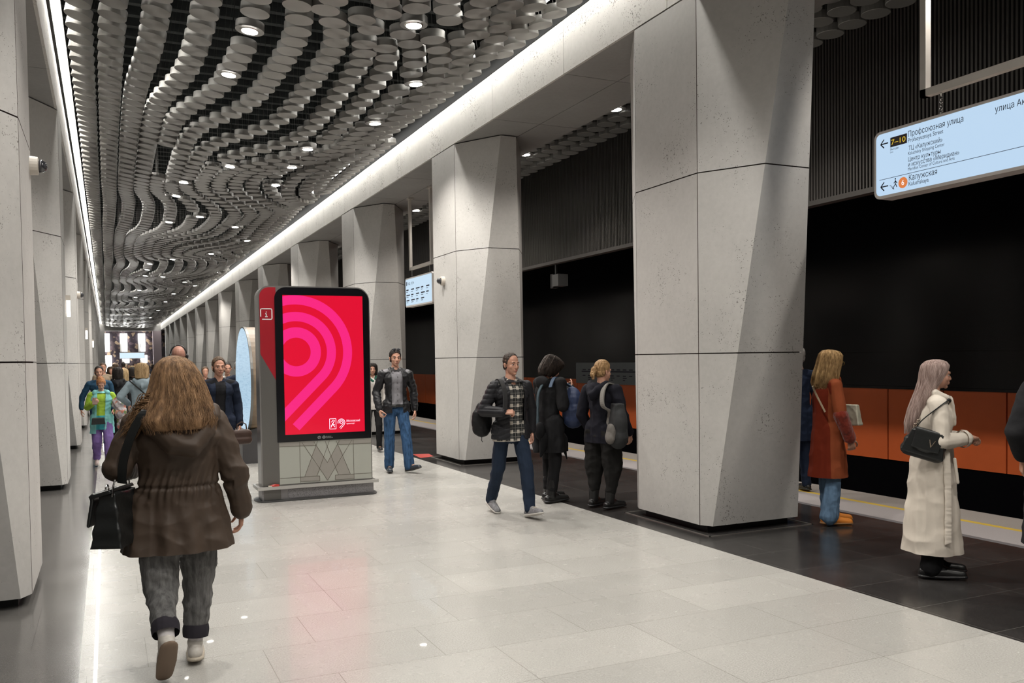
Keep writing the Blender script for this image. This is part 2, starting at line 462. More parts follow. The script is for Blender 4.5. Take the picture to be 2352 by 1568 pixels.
for side, cx, cy0 in ((1, WALL_R+0.555, 6.90), (-1, WALL_L-0.555, 7.12)):
    me = pillar_mesh(side)
    pl = None
    for k in range(15):
        y = cy0+5.94*k
        if y > 90: continue
        row = 'right row beside the dark platform strip' if side > 0 else 'left row'
        extra = {(1, 0): 'widest pale concrete pillar with faceted corner, nearest in the right row',
                 (-1, 0): 'nearest pale concrete pillar of the left row, cut by the picture edge',
                 (1, 1): 'pale faceted concrete pillar behind the man in the plaid shirt',
                 (1, 2): 'pale faceted concrete pillar directly behind the man in the black leather jacket'}.get((side, k))
        o = empty('concrete_pillar', (cx, y, 0), label=extra or f'{ORD[k]} faceted concrete pillar of the {row}', cat='pillar', group='faceted concrete pillars')
        s = bpy.data.objects.new('shaft', me); link(s, o)
        if pl is None: pl = pm.build('plinth', M_BLACK, o)
        else: p = pl.copy(); link(p, o)
# two more behind the viewer, only to close the hall
# recessed frame in the floor round the nearest right pillar
m = MB()
for a in ((-0.60, 0.60, -0.70, -0.685), (-0.60, 0.60, 0.685, 0.70), (-0.60, -0.585, -0.70, 0.70), (0.585, 0.60, -0.70, 0.70)):
    m.box(a[0], a[1], a[2], a[3], 0.0, 0.006)
for k in range(3):
    o = m.build('trim_%d' % (12+k), M_STEEL, loc=(WALL_R+0.555, 6.90+5.94*k, 0)); tag(o, kind='structure')

# ------------------------------------------------------------------ ceiling discs
DISC_R, DISC_T = 0.140, 0.085
def sagz(x, y):
    u = (x-2.17)/2.4
    return 5.06+0.33*min(1, abs(u))**5 + 0.05*sin(y*0.9+x*1.7)
lamps_xy = [(1.42, 9.34), (2.98, 8.71), (1.41, 10.95), (3.63, 10.57), (3.61, 12.35), (3.02, 14.18), (2.03, 15.89), (3.11, 15.95), (1.41, 17.7), (3.12, 17.67), (1.41, 19.59), (2.06, 21.62),
            (1.45, 22.7), (3.11, 23.6), (3.70, 25.63), (3.1, 29.26), (2.08, 31.21), (1.45, 33.09), (1.45, 35.09), (1.45, 36.79), (2.10, 37.15), (3.1, 39.64), (3.7, 41.7),
            (1.45, 44.0), (3.1, 46.5), (1.45, 49.5), (3.1, 53), (2.0, 57), (3.1, 61), (1.45, 66), (3.1, 72), (1.45, 79), (3.1, 86),
            (1.42, 5.6), (3.0, 5.0), (1.42, 2.2), (3.0, 1.2), (1.42, -2.0), (3.0, -3.0), (1.42, -6.0), (3.0, -7.0)]
random.seed(7)
placed = {}
def near(x, y, r):
    gx, gy = int(x//0.3), int(y//0.3)
    for a in (-1, 0, 1):
        for b in (-1, 0, 1):
            for (px, py) in placed.get((gx+a, gy+b), ()):
                if (px-x)**2+(py-y)**2 < r*r: return True
    return False
def put(x, y): placed.setdefault((int(x//0.3), int(y//0.3)), []).append((x, y))
for (x, y) in lamps_xy: put(x, y)
discs = []
NR = 15
XA, XB = -0.19, 4.55
AX = [-.19, .13, .45, .77, 1.09, 1.4, 1.73, 2.04, 2.6, 3.0, 3.4, 3.9, 4.3, 4.55]
AV = [0, .02, .09, .2, .35, .52, .70, .79, .84, .84, .80, .46, .14, 0]
def wave(x0, y):
    a = float(np.interp(x0, AX, AV))
    S = lambda t: 1/(1+math.exp(-max(-30, min(30, 2.3*t))))
    q = x0-1.07
    ev = [(-6.0, 1.3, 1), (0.5+q, 1.3, -1), (7.7+1.1*max(-.3, min(q, 1.2)), 1.1, 1), (min(12.6+2.2*q, 15.6), 1.1, -1), (20.1-.3*q, 1.2, 1), (25.2+1.2*q, 1.2, -1)]
    for c in (31.5, 42, 53, 64, 75, 86): ev += [(c-.4*q, 1.2, 1), (c+5.0+.9*q, 1.2, -1)]
    g = -0.35
    for c, w, sg in ev: g += sg*1.35*S((y-c)/w)
    return a*1.08*g
for i in range(NR+1):
    x0 = XA+(XB-XA)*i/NR
    y = Y0+0.3+(0.11*(i % 3))
    while y < Y1-1.6:
        x = x0+wave(x0, y)
        z = sagz(x, y)
        if 10 < i < NR-1: z += 0.05*(i % 2)
        if i >= NR-1: z = 5.33+.03*(i-NR+1)
        if not near(x, y, 0.262 if x < 3.6 else 0.235):
            put(x, y); discs.append((x, y, z))
        slope = (wave(x0, y+.02)-wave(x0, y-.02))/.04
        y += 0.345/sqrt(1+slope*slope)
for gy in range(int((Y1-Y0-3)/.045)):
    y = Y0+.5+.045*gy
    for gx in range(26):
        x = 3.36+.045*gx
        if not near(x, y, 0.272 if x < 4.3 else .25):
            put(x, y); discs.append((x, y, sagz(x, y)+.03))
# outer platform ceiling: three close rows of discs
aisle = []
for r, xr in enumerate((6.42, 6.72, 7.02)):
    y = Y0+0.4+0.15*r
    while y < 60:
        if not (r == 0 and abs(((y-10.36+1.43) % 2.86)-1.43) < 0.16 and 6 < y < 22): aisle.append((xr, y, 5.03-0.03*r))
        y += 0.30
aisle_lamps = [(6.45, 7.5), (6.45, 10.36), (6.45, 13.22), (6.45, 16.1), (6.5, 19.06), (6.5, 22.0), (6.5, 25.0), (6.5, 28), (6.45, 4.6), (6.45, 1.7)]
def tilt(x):
    return radians(13.0-4.4*(x+.2)) if x < 5 else 0.0
def disc_parts(m, x, y, z, hang=1.25, n=28):
    k0 = len(m.v); m.cyl((0, 0, 0), DISC_R, 0, DISC_T, n=n, bev=0.004)
    c, s = cos(tilt(x)), sin(tilt(x))
    for k in range(k0, len(m.v)):
        a, b, d = m.v[k]; m.v[k] = (x+a*c+d*s, y+b, z-a*s+d*c)
    if hang:
        m.tube([(x, y, z+DISC_T), (x, y, z+DISC_T+hang)], 0.0018, n=3, cap=False)
def crisp(o):
    me = o.data; me.polygons.foreach_set('use_smooth', [True]*len(me.polygons))
    at = me.attributes.new('sharp_edge', 'BOOLEAN', 'EDGE'); cap_e = set()
    for p in me.polygons:
        if len(p.vertices) > 4:
            for k in p.edge_keys: cap_e.add(k)
    for e in me.edges: at.data[e.index].value = tuple(sorted(e.vertices)) in cap_e
def inview(p):
    d = Vector(p)-EYE; dep = d.dot(fw)
    if dep < 0.5: return None
    px = 1176+2000*d.dot(rt2)/dep; py = 882-2000*d.dot(up2)/dep
    if -60 < px < 2412 and -60 < py < 1628: return dep
    return None
cand = sorted([(inview(p), p) for p in discs if inview(p) is not None])
indiv = [p for d, p in cand[:290]]
ind = set(indiv)
mm = MB(); mm.cyl((0, 0, 0), DISC_R, 0, DISC_T, n=40)
wm = MB()
wm.tube([(0, 0, DISC_T), (0, 0, DISC_T+1.25)], 0.0018, n=4, cap=False)
first = None
for (x, y, z) in indiv:
    if first is None:
        first = tag(mm.build('ceiling_disc', M_DISCN), 'round brushed grey metal disc hanging in a curving row below the dark ceiling', 'ceiling disc', 'hanging ceiling discs')
        crisp(first)
        firstw = wm.build('hanging_wire', M_RIB, first); o = first
    else:
        o = first.copy(); link(o); w = firstw.copy(); link(w, o)
    o.location = (x, y, z); o.rotation_euler = (0, tilt(x), 0)
m = MB()
for p in discs:
    if p in ind: continue
    far = p[1] > 30
    disc_parts(m, *p, hang=0 if far else 1.2, n=12 if far else 20)
tag(m.build('ceiling_discs', M_DISC, fix=False), 'thousands of distant round grey discs in curving rows along the ceiling', 'ceiling disc', kind='stuff')
m = MB()
for p in aisle: disc_parts(m, *p, hang=0.9, n=20 if p[1] < 30 else 10)
tag(m.build('platform_ceiling_discs', simple('dim_disc_metal', (0.22, 0.215, 0.205), 0.45, metal=0.4), fix=False), 'close rows of round grey discs over the platform edge beyond the pillars', 'ceiling disc', kind='stuff')

# ------------------------------------------------------------------ downlights
hm = MB(); hm.cyl((0, 0, 0), DISC_R+.004, -.004, DISC_T-.01, n=40)
rm = MB(); rm.cyl((0, 0, 0), 0.085, -0.012, -0.004, n=40, r2=0.100)
lm = MB(); lm.cyl((0, 0, 0), 0.080, -0.016, -0.011, n=32)
cm = MB(); cm.tube([(0, 0, DISC_T+0.03), (0, 0, 1.2)], 0.006, n=6)
proto = None
nside = 0
def lamp_label(i, x, y, aisle):
    if aisle: return 'small bright round downlight among the discs over the platform edge'
    side = 'left' if x < 1.8 else ('middle' if x < 2.6 else 'right')
    return None
for i, (x, y, al) in enumerate([(a, b, 0) for a, b in lamps_xy]+[(a, b, 1) for a, b in aisle_lamps]):
    z = 5.02 if al else sagz(x, y)
    vis = inview((x, y, z)) is not None
    lab = 'small bright round downlight in the disc rows over the platform edge' if al else 'bright round downlight set among the grey discs of the hall ceiling'
    nice = {0: 'bright round downlight nearest the left of the disc ceiling, in the top disc row', 1: 'large bright round downlight in the top right disc rows, nearest of all',
            2: 'bright round downlight just below the top left one', 3: 'bright round downlight just below the top right one'}.get(i)
    if proto is None:
        t = empty('ceiling_downlight', (x, y, z)); parts = [hm.build('housing', M_DISC, t), rm.build('rim', M_STEEL, t), lm.build('lens', M_LENS, t), cm.build('cord', M_BLACK, t)]; [crisp(q_) for q_ in parts[:3]]
        ld = bpy.data.lights.new('downlight_lamp', 'SPOT'); ld.energy = SPOT_W; ld.spot_size = radians(125); ld.spot_blend = 0.6; ld.shadow_soft_size = 0.06; ld.color = (1, 0.955, 0.89)
        la = bpy.data.lights.new('aisle_lamp', 'SPOT'); la.energy = SPOT_W*0.75; la.spot_size = radians(128); la.spot_blend = 0.6; la.shadow_soft_size = 0.05; la.color = (1, 0.94, 0.86)
        proto = t
    else:
        t = proto.copy(); link(t); t.location = (x, y, z)
        t.rotation_euler = (0, 0, 0)
        for p in parts: q = p.copy(); link(q, t)
    t.rotation_euler = (0, 0 if al else tilt(x), 0)
    tag(t, nice or lab, 'downlight', 'platform downlights' if al else 'hall ceiling downlights')
    if nice: del t['group']
    if y < 62:
        lo = bpy.data.objects.new('lamp_light', la if al else ld); link(lo, t); lo.location = (0, 0, -0.05)

# ------------------------------------------------------------------ lettering
def text_geo(mb, body, x, z, size, y=0.0, align='LEFT', depth=0.0015, width=None, mi=0, shear=0.0):
    """flat letters standing in the local xz plane and facing local -y, collected into mb"""
    from mathutils.geometry import tessellate_polygon
    cu = bpy.data.curves.new('t', 'FONT'); cu.body = body; cu.size = size; cu.align_x = align
    cu.shear = shear; cu.resolution_u = 3; cu.fill_mode = 'NONE'
    o = bpy.data.objects.new('t', cu); COL.objects.link(o)
    dg = bpy.context.evaluated_depsgraph_get(); dg.update()
    me = bpy.data.meshes.new_from_object(o.evaluated_get(dg))
    co = [v.co.copy() for v in me.vertices]
    nb = {}
    for e in me.edges:
        a, b = e.vertices; nb.setdefault(a, []).append(b); nb.setdefault(b, []).append(a)
    loops = []; seen = set()
    for st in sorted(nb):
        if st in seen: continue
        lp = [st]; seen.add(st); cur = st
        while True:
            nx = [q for q in nb[cur] if q not in seen]
            if cur == st and len(nx) == 2: nx = [st+1] if st+1 in nx else [min(nx)]
            if not nx: break
            cur = nx[0]; seen.add(cur); lp.append(cur)
        if len(lp) > 2: loops.append([co[i] for i in lp])
    area = lambda L: sum(L[i].x*L[(i+1) % len(L)].y-L[(i+1) % len(L)].x*L[i].y for i in range(len(L)))/2
    def inside(p, L):
        c = False
        for i in range(len(L)):
            a, b = L[i], L[i-1]
            if (a.y > p.y) != (b.y > p.y) and p.x < (b.x-a.x)*(p.y-a.y)/(b.y-a.y)+a.x: c = not c
        return c
    if loops:
        A = [area(L) for L in loops]
        ish = [any(j != i and A[i]*A[j] < 0 and abs(A[j]) > abs(A[i]) and inside(loops[i][0], loops[j]) for j in range(len(loops))) for i in range(len(loops))]
        outer = [L for L, h in zip(loops, ish) if not h]; holes = [L for L, h in zip(loops, ish) if h]
        xs = [v.x for L in loops for v in L]; k = width/(max(xs)-min(xs)) if width else 1.0
        xo = min(xs) if (width and align == 'LEFT') else 0
        for L in outer:
            hs = [h for h in holes if inside(h[0], L) and abs(area(h)) < abs(area(L))]
            P = [L]+hs; flat_ = [v for q in P for v in q]
            mb.add([(x+(v.x-xo)*k, y, z+v.y) for v in flat_], [tuple(t) for t in tessellate_polygon([[V for V in q] for q in P])], mi)
    bpy.data.objects.remove(o); bpy.data.curves.remove(cu); bpy.data.meshes.remove(me)

def rrect(x0, x1, z0, z1, r, n=6, rs=None):
    """rounded rectangle outline; rs = radii (bl, br, tr, tl)"""
    rs = rs or (r, r, r, r); out = []
    for (cx, cz, a0, q) in ((x0+rs[0], z0+rs[0], pi, rs[0]), (x1-rs[1], z0+rs[1], 1.5*pi, rs[1]), (x1-rs[2], z1-rs[2], 0, rs[2]), (x0+rs[3], z1-rs[3], .5*pi, rs[3])):
        for k in range(n+1):
            a = a0+0.5*pi*k/n; out.append((cx+q*cos(a), cz+q*sin(a)))
    return out
def plate(mb, poly, y, mi=0):
    mb.add([(u, y, w) for u, w in poly], [tuple(range(len(poly)))], mi)
def bars(mb, segs, y, w, mi=0):
    for (a, b) in segs:
        a = Vector((a[0], 0, a[1])); b = Vector((b[0], 0, b[1])); d = (b-a).normalized(); n_ = Vector((d.z, 0, -d.x))*w/2
        mb.add([(p.x, y, p.z) for p in (a-n_, b-n_, b+n_, a+n_)], [(0, 1, 2, 3)], mi)

M_INK = simple('sign_ink', (0.012, 0.012, 0.03), 0.6)
M_SIGN = emit('sign_light_panel', (0.52, 0.70, 0.90), 0.72)
M_SIGNFR = simple('sign_frame', (0.60, 0.56, 0.53), 0.4, metal=0.2)
M_BLACKP = simple('black_plastic', (0.012, 0.012, 0.013), 0.35)
M_CHROME = simple('chrome', (0.6, 0.6, 0.6), 0.15, metal=1.0)

# ------------------------------------------------------------------ near hanging sign (right)
t = empty('hanging_direction_sign', (6.0, 5.47, 0), rz=-pi/2, label='large lit direction sign with Cyrillic street names hanging over the platform', cat='sign')
m = MB(); m.extrude(rrect(0, 2.62, 2.905, 3.47, 0.06), 'y', -0.02, 0.13); m.build('frame', M_SIGNFR, t)
m = MB(); plate(m, rrect(0.022, 2.598, 2.93, 3.447, 0.045), -0.0215); m.build('light_panel', M_SIGN, t)
m = MB(); y = -0.024
for s, x, z, sz, w in (('Профсоюзная улица', .35, 3.361, .066, .505), ('Profsoyuznaya Street', .35, 3.315, .048, .329), ('ТЦ «Калужский»', .354, 3.250, .052, .317), ('Kaluzhskiy Shopping Center', .35, 3.214, .038, .34),
                       ('Центр культуры', .35, 3.162, .050, .307), ('и искусства «Меридиан»', .35, 3.119, .050, .47), ('Meridian Center of Culture and Arts', .348, 3.087, .036, .432),
                       ('Калужская', .357, 3.006, .066, .266), ('Kaluzhskaya', .355, 2.963, .048, .19), ('улица Ак', 1.116, 3.36, .066, .235), ('Выходы', .171, 3.290, .026, .085), ('Exits', .171, 3.268, .02, .03)):
    text_geo(m, s, x, z, sz, y, width=w)
bars(m, [((.058, 3.064), (2.56, 3.064))], y, .004)
for z in (3.36, 3.003):
    bars(m, [((.075, z), (.150, z)), ((.072, z), (.108, z+.036)), ((.072, z), (.108, z-.036))], y, .010)
# walker on stairs
bars(m, [((.222, 3.036), (.224, 3.004)), ((.224, 3.006), (.238, 2.976)), ((.224, 3.006), (.205, 2.982)), ((.205, 2.982), (.198, 2.966)), ((.223, 3.03), (.240, 3.008)), ((.223, 3.03), (.207, 3.012))], y, .007)
plate(m, [(.222+.007*cos(a*pi/4), 3.046+.007*sin(a*pi/4)) for a in range(8)], y)
bars(m, [((.163, 3.0), (.178, 3.0)), ((.178, 3.0), (.178, 2.986)), ((.178, 2.986), (.192, 2.986)), ((.192, 2.986), (.192, 2.972)), ((.192, 2.972), (.206, 2.972)), ((.206, 2.972), (.206, 2.96))], y, .004)
m.build('lettering', M_INK, t, fix=False)
m = MB(); m.box(.171, .337, -0.0235, -0.022, 3.316, 3.395); m.build('exit_number_box', simple('dark_box', (0.045, 0.035, 0.045), 0.6), t)
m = MB(); text_geo(m, '7–10', .182, 3.333, .062, -0.0255, width=.143); m.build('exit_numbers', emit('yellow_ink', (0.9, 0.62, 0.05), 0.6), t, fix=False)
m = MB(); plate(m, [(.298+.045*cos(a*pi/14), 3.001+.045*sin(a*pi/14)) for a in range(28)], -0.024); m.build('line_circle', emit('orange_ink', (0.8, 0.23, 0.06), 0.65), t)
m = MB(); text_geo(m, '6', .298, 2.981, .06, -0.0255, align='CENTER'); m.build('line_number', emit('white_ink', (0.9, 0.9, 0.95), 0.9), t, fix=False)
m = MB()
for x in (0.48, 2.14):
    m.box(x-.055, x+.0, 0.02, 0.08, 3.66, 4.86)
m.box(.425, 2.14, 0.02, 0.08, 3.66, 3.72)
m.build('hanger_frame', M_SATIN, t)
m = MB()
for x in (0.60, 2.0):
    m.tube([(x, .05, 3.66), (x, .05, 3.63)], .006); m.cyl((x, .05, 0), .012, 3.47, 3.50)
    for k, zc in enumerate((3.615, 3.59, 3.565, 3.54, 3.515)):
        ax = (1, 0) if k % 2 else (0, 1)
        ring = [(x+.011*cos(a*pi/6)*ax[0], .05+.011*cos(a*pi/6)*ax[1], zc+.019*sin(a*pi/6)) for a in range(13)]
        m.tube(ring, .0035, n=5, cap=False)
m.build('chain', M_CHROME, t)

# ------------------------------------------------------------------ far hanging sign
t = empty('hanging_station_sign', (5.55, 16.96, 0), rz=-pi/2, label='small lit station list sign hanging between the second and third right pillars', cat='sign')
m = MB(); m.extrude(rrect(0, 1.6, 2.66, 3.24, 0.04), 'y', -0.02, 0.12); m.build('frame', M_SIGNFR, t)
m = MB(); plate(m, rrect(0.02, 1.58, 2.69, 3.215, 0.03), -0.0215); m.build('light_panel', emit('far_sign_panel', (0.58, 0.76, 0.92), 0.72), t)
m = MB()
text_geo(m, 'Вход  путь', .12, 3.10, .085, -0.024)
m.box(.06, .10, -0.0245, -0.0235, 3.09, 3.17)
for c in range(5):
    for r in range(3):
        if c == 4 and r == 2: continue
        z = 3.0-.105*r; x = .07+.30*c; w = .14+.08*((c*7+r*5) % 3)/2
        m.box(x, x+w, -0.0245, -0.0235, z-.012, z+.012); m.box(x, x+w*.6, -0.0245, -0.0235, z-.045, z-.035)
m.build('lettering', M_INK, t, fix=False)
m = MB()
for x in (0.14, 1.38):
    m.box(x-.035, x+.035, 0.03, 0.08, 3.40, 4.85); m.box(x-.09, x+.09, 0.0, 0.11, 4.82, 4.85)
m.box(.14, 1.38, 0.03, 0.08, 3.40, 3.46)
m.build('hanger_frame', M_SATIN, t)
m = MB()
for x in (0.22, 1.28): m.tube([(x, .055, 3.40), (x, .055, 3.24)], .008)
m.build('chain', M_CHROME, t)

# ------------------------------------------------------------------ advertising and map pylon
PX0, PYF = 1.57, 10.2
t = empty('information_pylon', (PX0, PYF, 0), label='tall freestanding pylon with a red and pink screen and metro map panel', cat='information stand')
M_PMET = simple('pylon_grey_metal', (0.17, 0.165, 0.155), 0.35, metal=0.6)
M_PRED = simple('pylon_dark_red', (0.33, 0.012, 0.022), 0.28, coat=0.3)
m = MB(); m.extrude(rrect(0, 1.30, 0.13, 2.47, .14, n=8, rs=(.01, .01, .16, .13)), 'y', 0.0, 0.24); m.build('shell', simple('pylon_edge', (0.33, 0.32, 0.31), 0.3, metal=0.75), t, smooth=False)
m = MB(); m.extrude([(0.018, 0.16), (0.20, 0.16), (0.20, 1.36), (0.018, 1.69)], 'y', -0.006, 0.0); m.build('side_panel', M_PMET, t)
m = MB(); m.extrude([(0.018, 1.69), (0.20, 1.36)]+[(0.20, 2.452)]+[(0.13+0.112*cos(a), 2.34+0.112*sin(a)) for a in [pi*(.5+.5*k/8) for k in range(9)]], 'y', -0.006, 0.0); m.build('red_panel', M_PRED, t)
m = MB()
for (a, b) in (((.04, 2.205), (.14, 2.205)), ((.155, 2.19), (.155, 2.10)), ((.045, 2.085), (.14, 2.085)), ((.03, 2.19), (.03, 2.115))): bars(m, [(a, b)], -0.008, .012)
for (cx, cz, a0) in ((.045, 2.19, .5), (.14, 2.19, 0), (.14, 2.10, 1.5)):
    pts = [(cx+.015*cos(pi*(a0+.125*k)), cz+.015*sin(pi*(a0+.125*k))) for k in range(5)]
    bars(m, list(zip(pts[:-1], pts[1:])), -0.008, .012)
bars(m, [((.0925, 2.115), (.0925, 2.15)), ((.0925, 2.163), (.0925, 2.173)), ((.08, 2.149), (.0925, 2.149)), ((.078, 2.115), (.107, 2.115))], -0.008, .011)
m.build('information_symbol', simple('white_print', (0.75, 0.72, 0.72), 0.5), t, fix=False)
m = MB(); m.extrude(rrect(.185, 1.288, .672, 2.455, .13, n=8, rs=(.006, .006, .15, .13)), 'y', -0.014, 0.0); m.build('screen_bezel', simple('glossy_black', (0.006, 0.006, 0.008), 0.12), t)
S = NT('advert_screen'); S.base((0.02, 0.0, 0.0)); S.rough(0.15)
sp_ = S.n('ShaderNodeSeparateXYZ'); S.l(S.obj(), sp_.inputs[0])
ux = S.math('SUBTRACT', sp_.outputs[0], .42); uz = S.math('SUBTRACT', sp_.outputs[2], 1.71)
rad = S.math('SQRT', S.math('ADD', S.math('MULTIPLY', ux, ux), S.math('MULTIPLY', uz, uz)))
pn = S.math('MULTIPLY', S.math('SUBTRACT', ux, uz), .7071); pt = S.math('MULTIPLY', S.math('ADD', ux, uz), -.7071)
isl = S.math('MULTIPLY', S.math('GREATER_THAN', pt, 0), S.math('MULTIPLY', S.math('GREATER_THAN', pn, 0), S.math('GREATER_THAN', rad, .325)))
dd = S.math('ADD', S.math('MULTIPLY', rad, S.math('SUBTRACT', 1, isl)), S.math('MULTIPLY', pn, isl))
def band(a, b): return S.math('MULTIPLY', S.math('GREATER_THAN', dd, a), S.math('LESS_THAN', dd, b))
r3 = S.math('MULTIPLY', band(.548, .655), S.math('LESS_THAN', S.math('MULTIPLY', pt, isl), .63))
mk = S.math('ADD', S.math('ADD', S.math('MULTIPLY', band(.165, .285), S.math('LESS_THAN', rad, .3)), band(.355, .462)), r3, clamp=True)
out = S.mix(mk, (0.72, 0.006, 0.032), (0.90, 0.022, 0.215))
S.l(out, S.b.inputs['Emission Color']); S.b.inputs['Emission Strength'].default_value = 0.78
m = MB(); plate(m, [(.275, .755), (1.212, .755), (1.212, 2.365), (.275, 2.365)], -0.0155); scr = m.build('screen', S.mat, t, fix=False)
m = MB(); y = -0.017
M_WH = emit('white_screen_ink', (1, .75, .95), 1.0)
o_ = [(.79, .80), (.865, .80), (.865, .92), (.79, .92)]
bars(m, list(zip(o_, o_[1:]+o_[:1])), y, .006)
bars(m, [((.805, .82), (.85, .90)), ((.85, .82), (.82, .87)), ((.81, .88), (.835, .905)), ((.805, .845), (.85, .85))], y, .008)
for r in (.014, .028, .042):
    pts = [(.93+r*cos(a*pi/12), .872+r*sin(a*pi/12)) for a in range(-3, 22 if r < .02 else 14)]
    bars(m, list(zip(pts[:-1], pts[1:])), y, .006)
bars(m, [((.962, .845), (.92, .797)), ((.945, .85), (.907, .81))], y, .006)
text_geo(m, 'Московский', .99, .878, .034, y, width=.165, shear=.2); text_geo(m, 'транспорт', .99, .848, .024, y, width=.10)
m.build('screen_lettering', M_WH, scr, fix=False)
m = MB(); y = -0.016
for c in (.665, .72):
    pts = [(c+.016*cos(a*pi/8), .708+.016*sin(a*pi/8)) for a in range(17)]
    bars(m, list(zip(pts[:-1], pts[1:])), y, .004)
bars(m, [((.658, .70), (.67, .716)), ((.71, .702), (.716, .713)), ((.716, .713), (.72, .706)), ((.72, .706), (.725, .713)), ((.725, .713), (.73, .702))], y, .004)
text_geo(m, 'Московское', .745, .712, .014, y, width=.06); text_geo(m, 'транспортное', .745, .697, .014, y, width=.08)
m.build('bezel_lettering', simple('grey_print', (0.45, 0.45, 0.46), 0.5), t, fix=False)
m = MB(); m.extrude([(.205, .185), (1.288, .185), (1.288, .672), (.205, .672)], 'y', -0.006, 0.0); lp = m.build('lower_panel', simple('pale_green_panel', (0.40, 0.41, 0.365), 0.3, coat=0.3), t)
m = MB(); y = -0.0075
for poly in ([(.488, .258), (.631, .259), (.672, .33), (.568, .47)], [(.884, .256), (1.028, .256), (.945, .47), (.84, .33)],
             [(.756, .198), (.756, .407), (.628, .612), (.568, .49)], [(.756, .198), (.948, .49), (.885, .612), (.756, .407)], [(.44, .204), (.664, .204), (.664, .256), (.44, .256)], [(.848, .196), (1.076, .196), (1.076, .251), (.848, .251)], [(.205, .623), (.60, .617), (.62, .665), (.205, .67)], [(.90, .611), (1.288, .608), (1.288, .66), (.88, .66)]):
    plate(m, poly, y)
m.build('metro_letter', simple('warm_grey_print', (0.31, 0.295, 0.265), 0.4), lp)
m = MB(); y = -0.009
bars(m, [((.488, .258), (.646, .665)), ((.631, .259), (.785, .665)), ((.463, .66), (.755, .198)), ((.755, .198), (1.055, .659)), ((.602, .66), (.756, .407)), ((.756, .407), (.907, .66)), ((.884, .256), (.735, .66)), ((1.028, .256), (.865, .66)),
         ((.207, .621), (.627, .617)), ((.883, .611), (1.288, .608)), ((.438, .665), (.439, .19)), ((1.07, .66), (1.072, .187)), ((.205, .256), (.664, .256)), ((.848, .251), (1.288, .248)),
         ((.664, .255), (.664, .197)), ((.664, .197), (.44, .204)), ((.848, .251), (.847, .197)), ((.847, .197), (1.075, .194))], y, .005)
m.build('outline', simple('brown_line', (0.13, 0.115, 0.09), 0.5), lp, fix=False)
m = MB(); m.box(-.055, 1.355, -.075, -.045, .140, .175); m.box(-.055, 1.355, .27, .30, .14, .175); m.box(-.055, -.03, -.045, .27, .14, .175); m.box(1.33, 1.355, -.045, .27, .14, .175); m.box(-.03, 1.33, -.045, .27, .148, .155)
m.build('rail', simple('pale_steel', (0.55, 0.54, 0.52), 0.3, metal=0.6), t)
m = MB(); m.box(0.0, 1.305, -0.02, 0.25, 0.012, 0.14); lo_ = m.build('lower_box', simple('pylon_lower', (0.30, 0.29, 0.295), 0.4, metal=0.5), t)
m = MB(); m.box(.02, .21, -.028, -.02, .02, .135); m.build('lower_dark_panel', M_PMET, t)
pf = NT('perforated'); cc = pf.n('ShaderNodeTexVoronoi'); cc.inputs['Scale'].default_value = 110; pf.l(pf.obj(), cc.inputs['Vector'])
pf.base(pf.ramp(cc.outputs['Distance'], [(0.25, (0.08, 0.08, 0.08)), (0.4, (0.30, 0.29, 0.30))])); pf.rough(.45)
m = MB(); m.extrude(rrect(.29, 1.25, .025, .128, .03), 'y', -.026, -.02); m.build('perforated_panel', pf.mat, t)
st = []
for k in range(13): a = pi*(.5+k/12); st.append((-.0+.215*cos(a)*.45+0.03, .12+.215*sin(a)))
for k in range(13): a = pi*(-.5+k/12); st.append((1.27+.215*cos(a)*.45, .12+.215*sin(a)))
m = MB(); m.extrude(st, 'z', 0.0, 0.014); m.build('base_plate', simple('dark_base', (0.05, 0.05, 0.05), 0.4), t)
t2 = empty('wrapper', (PX0+.14, PYF-.058, .176), label='small crumpled red and white wrapper lying on the steel rail of the pylon', cat='litter')
m = MB(); random.seed(3)
rng = [(.045*cos(a*pi/5)*(1+.3*random.random()), .012*sin(a*pi/5), .012+.012*random.random()) for a in range(10)]
m.add([(0, 0, .026)]+rng+[(x*1.05, y*1.05, 0) for x, y, z in rng], [(0, 1+k, 1+(k+1) % 10) for k in range(10)]+[(1+k, 11+k, 11+(k+1) % 10, 1+(k+1) % 10) for k in range(10)])
m.build('foil', simple('red_foil', (0.5, 0.04, 0.03), 0.4), t2)
m = MB(); m.box(-.075, -.035, -.01, .01, 0, .012); m.build('paper', simple('white_paper', (0.65, 0.6, 0.5), 0.7), t2)

# ------------------------------------------------------------------ round map stand seen nearly edge on
t = empty('round_map_stand', (2.0, 14.6, 0), label='round lit map board seen almost edge-on with tan back, behind the red pylon', cat='information stand')
Mdsp = NT('round_map_face'); vv = Mdsp.obj()
nn = Mdsp.noise(vv, 26, 2); sm = Mdsp.n('ShaderNodeMapping'); sm.inputs['Scale'].default_value = (1, .7, 22); Mdsp.l(vv, sm.inputs[0])
n2 = Mdsp.noise(sm.outputs[0], 3.0, 2)
colr = Mdsp.mix(Mdsp.math('MULTIPLY', Mdsp.math('GREATER_THAN', n2, .52), Mdsp.math('GREATER_THAN', nn, .5)), (0.50, 0.72, 0.90), (0.36, 0.56, 0.76))
Mdsp.base((0.05, 0.05, 0.05)); Mdsp.l(colr, Mdsp.b.inputs['Emission Color']); Mdsp.b.inputs['Emission Strength'].default_value = 0.62; Mdsp.rough(.2)
def disc_x(m, x0, x1, r, n=56, mi=0, cz=1.305):
    m.extrude([(r*cos(2*pi*k/n), cz+r*sin(2*pi*k/n)) for k in range(n)], 'x', x0, x1, mi)
m = MB(); disc_x(m, -.012, 0, .845); m.build('map_face', Mdsp.mat, t, fix=True)
m = MB(); disc_x(m, -.008, .03, .87); m.build('rim', M_PMET, t)
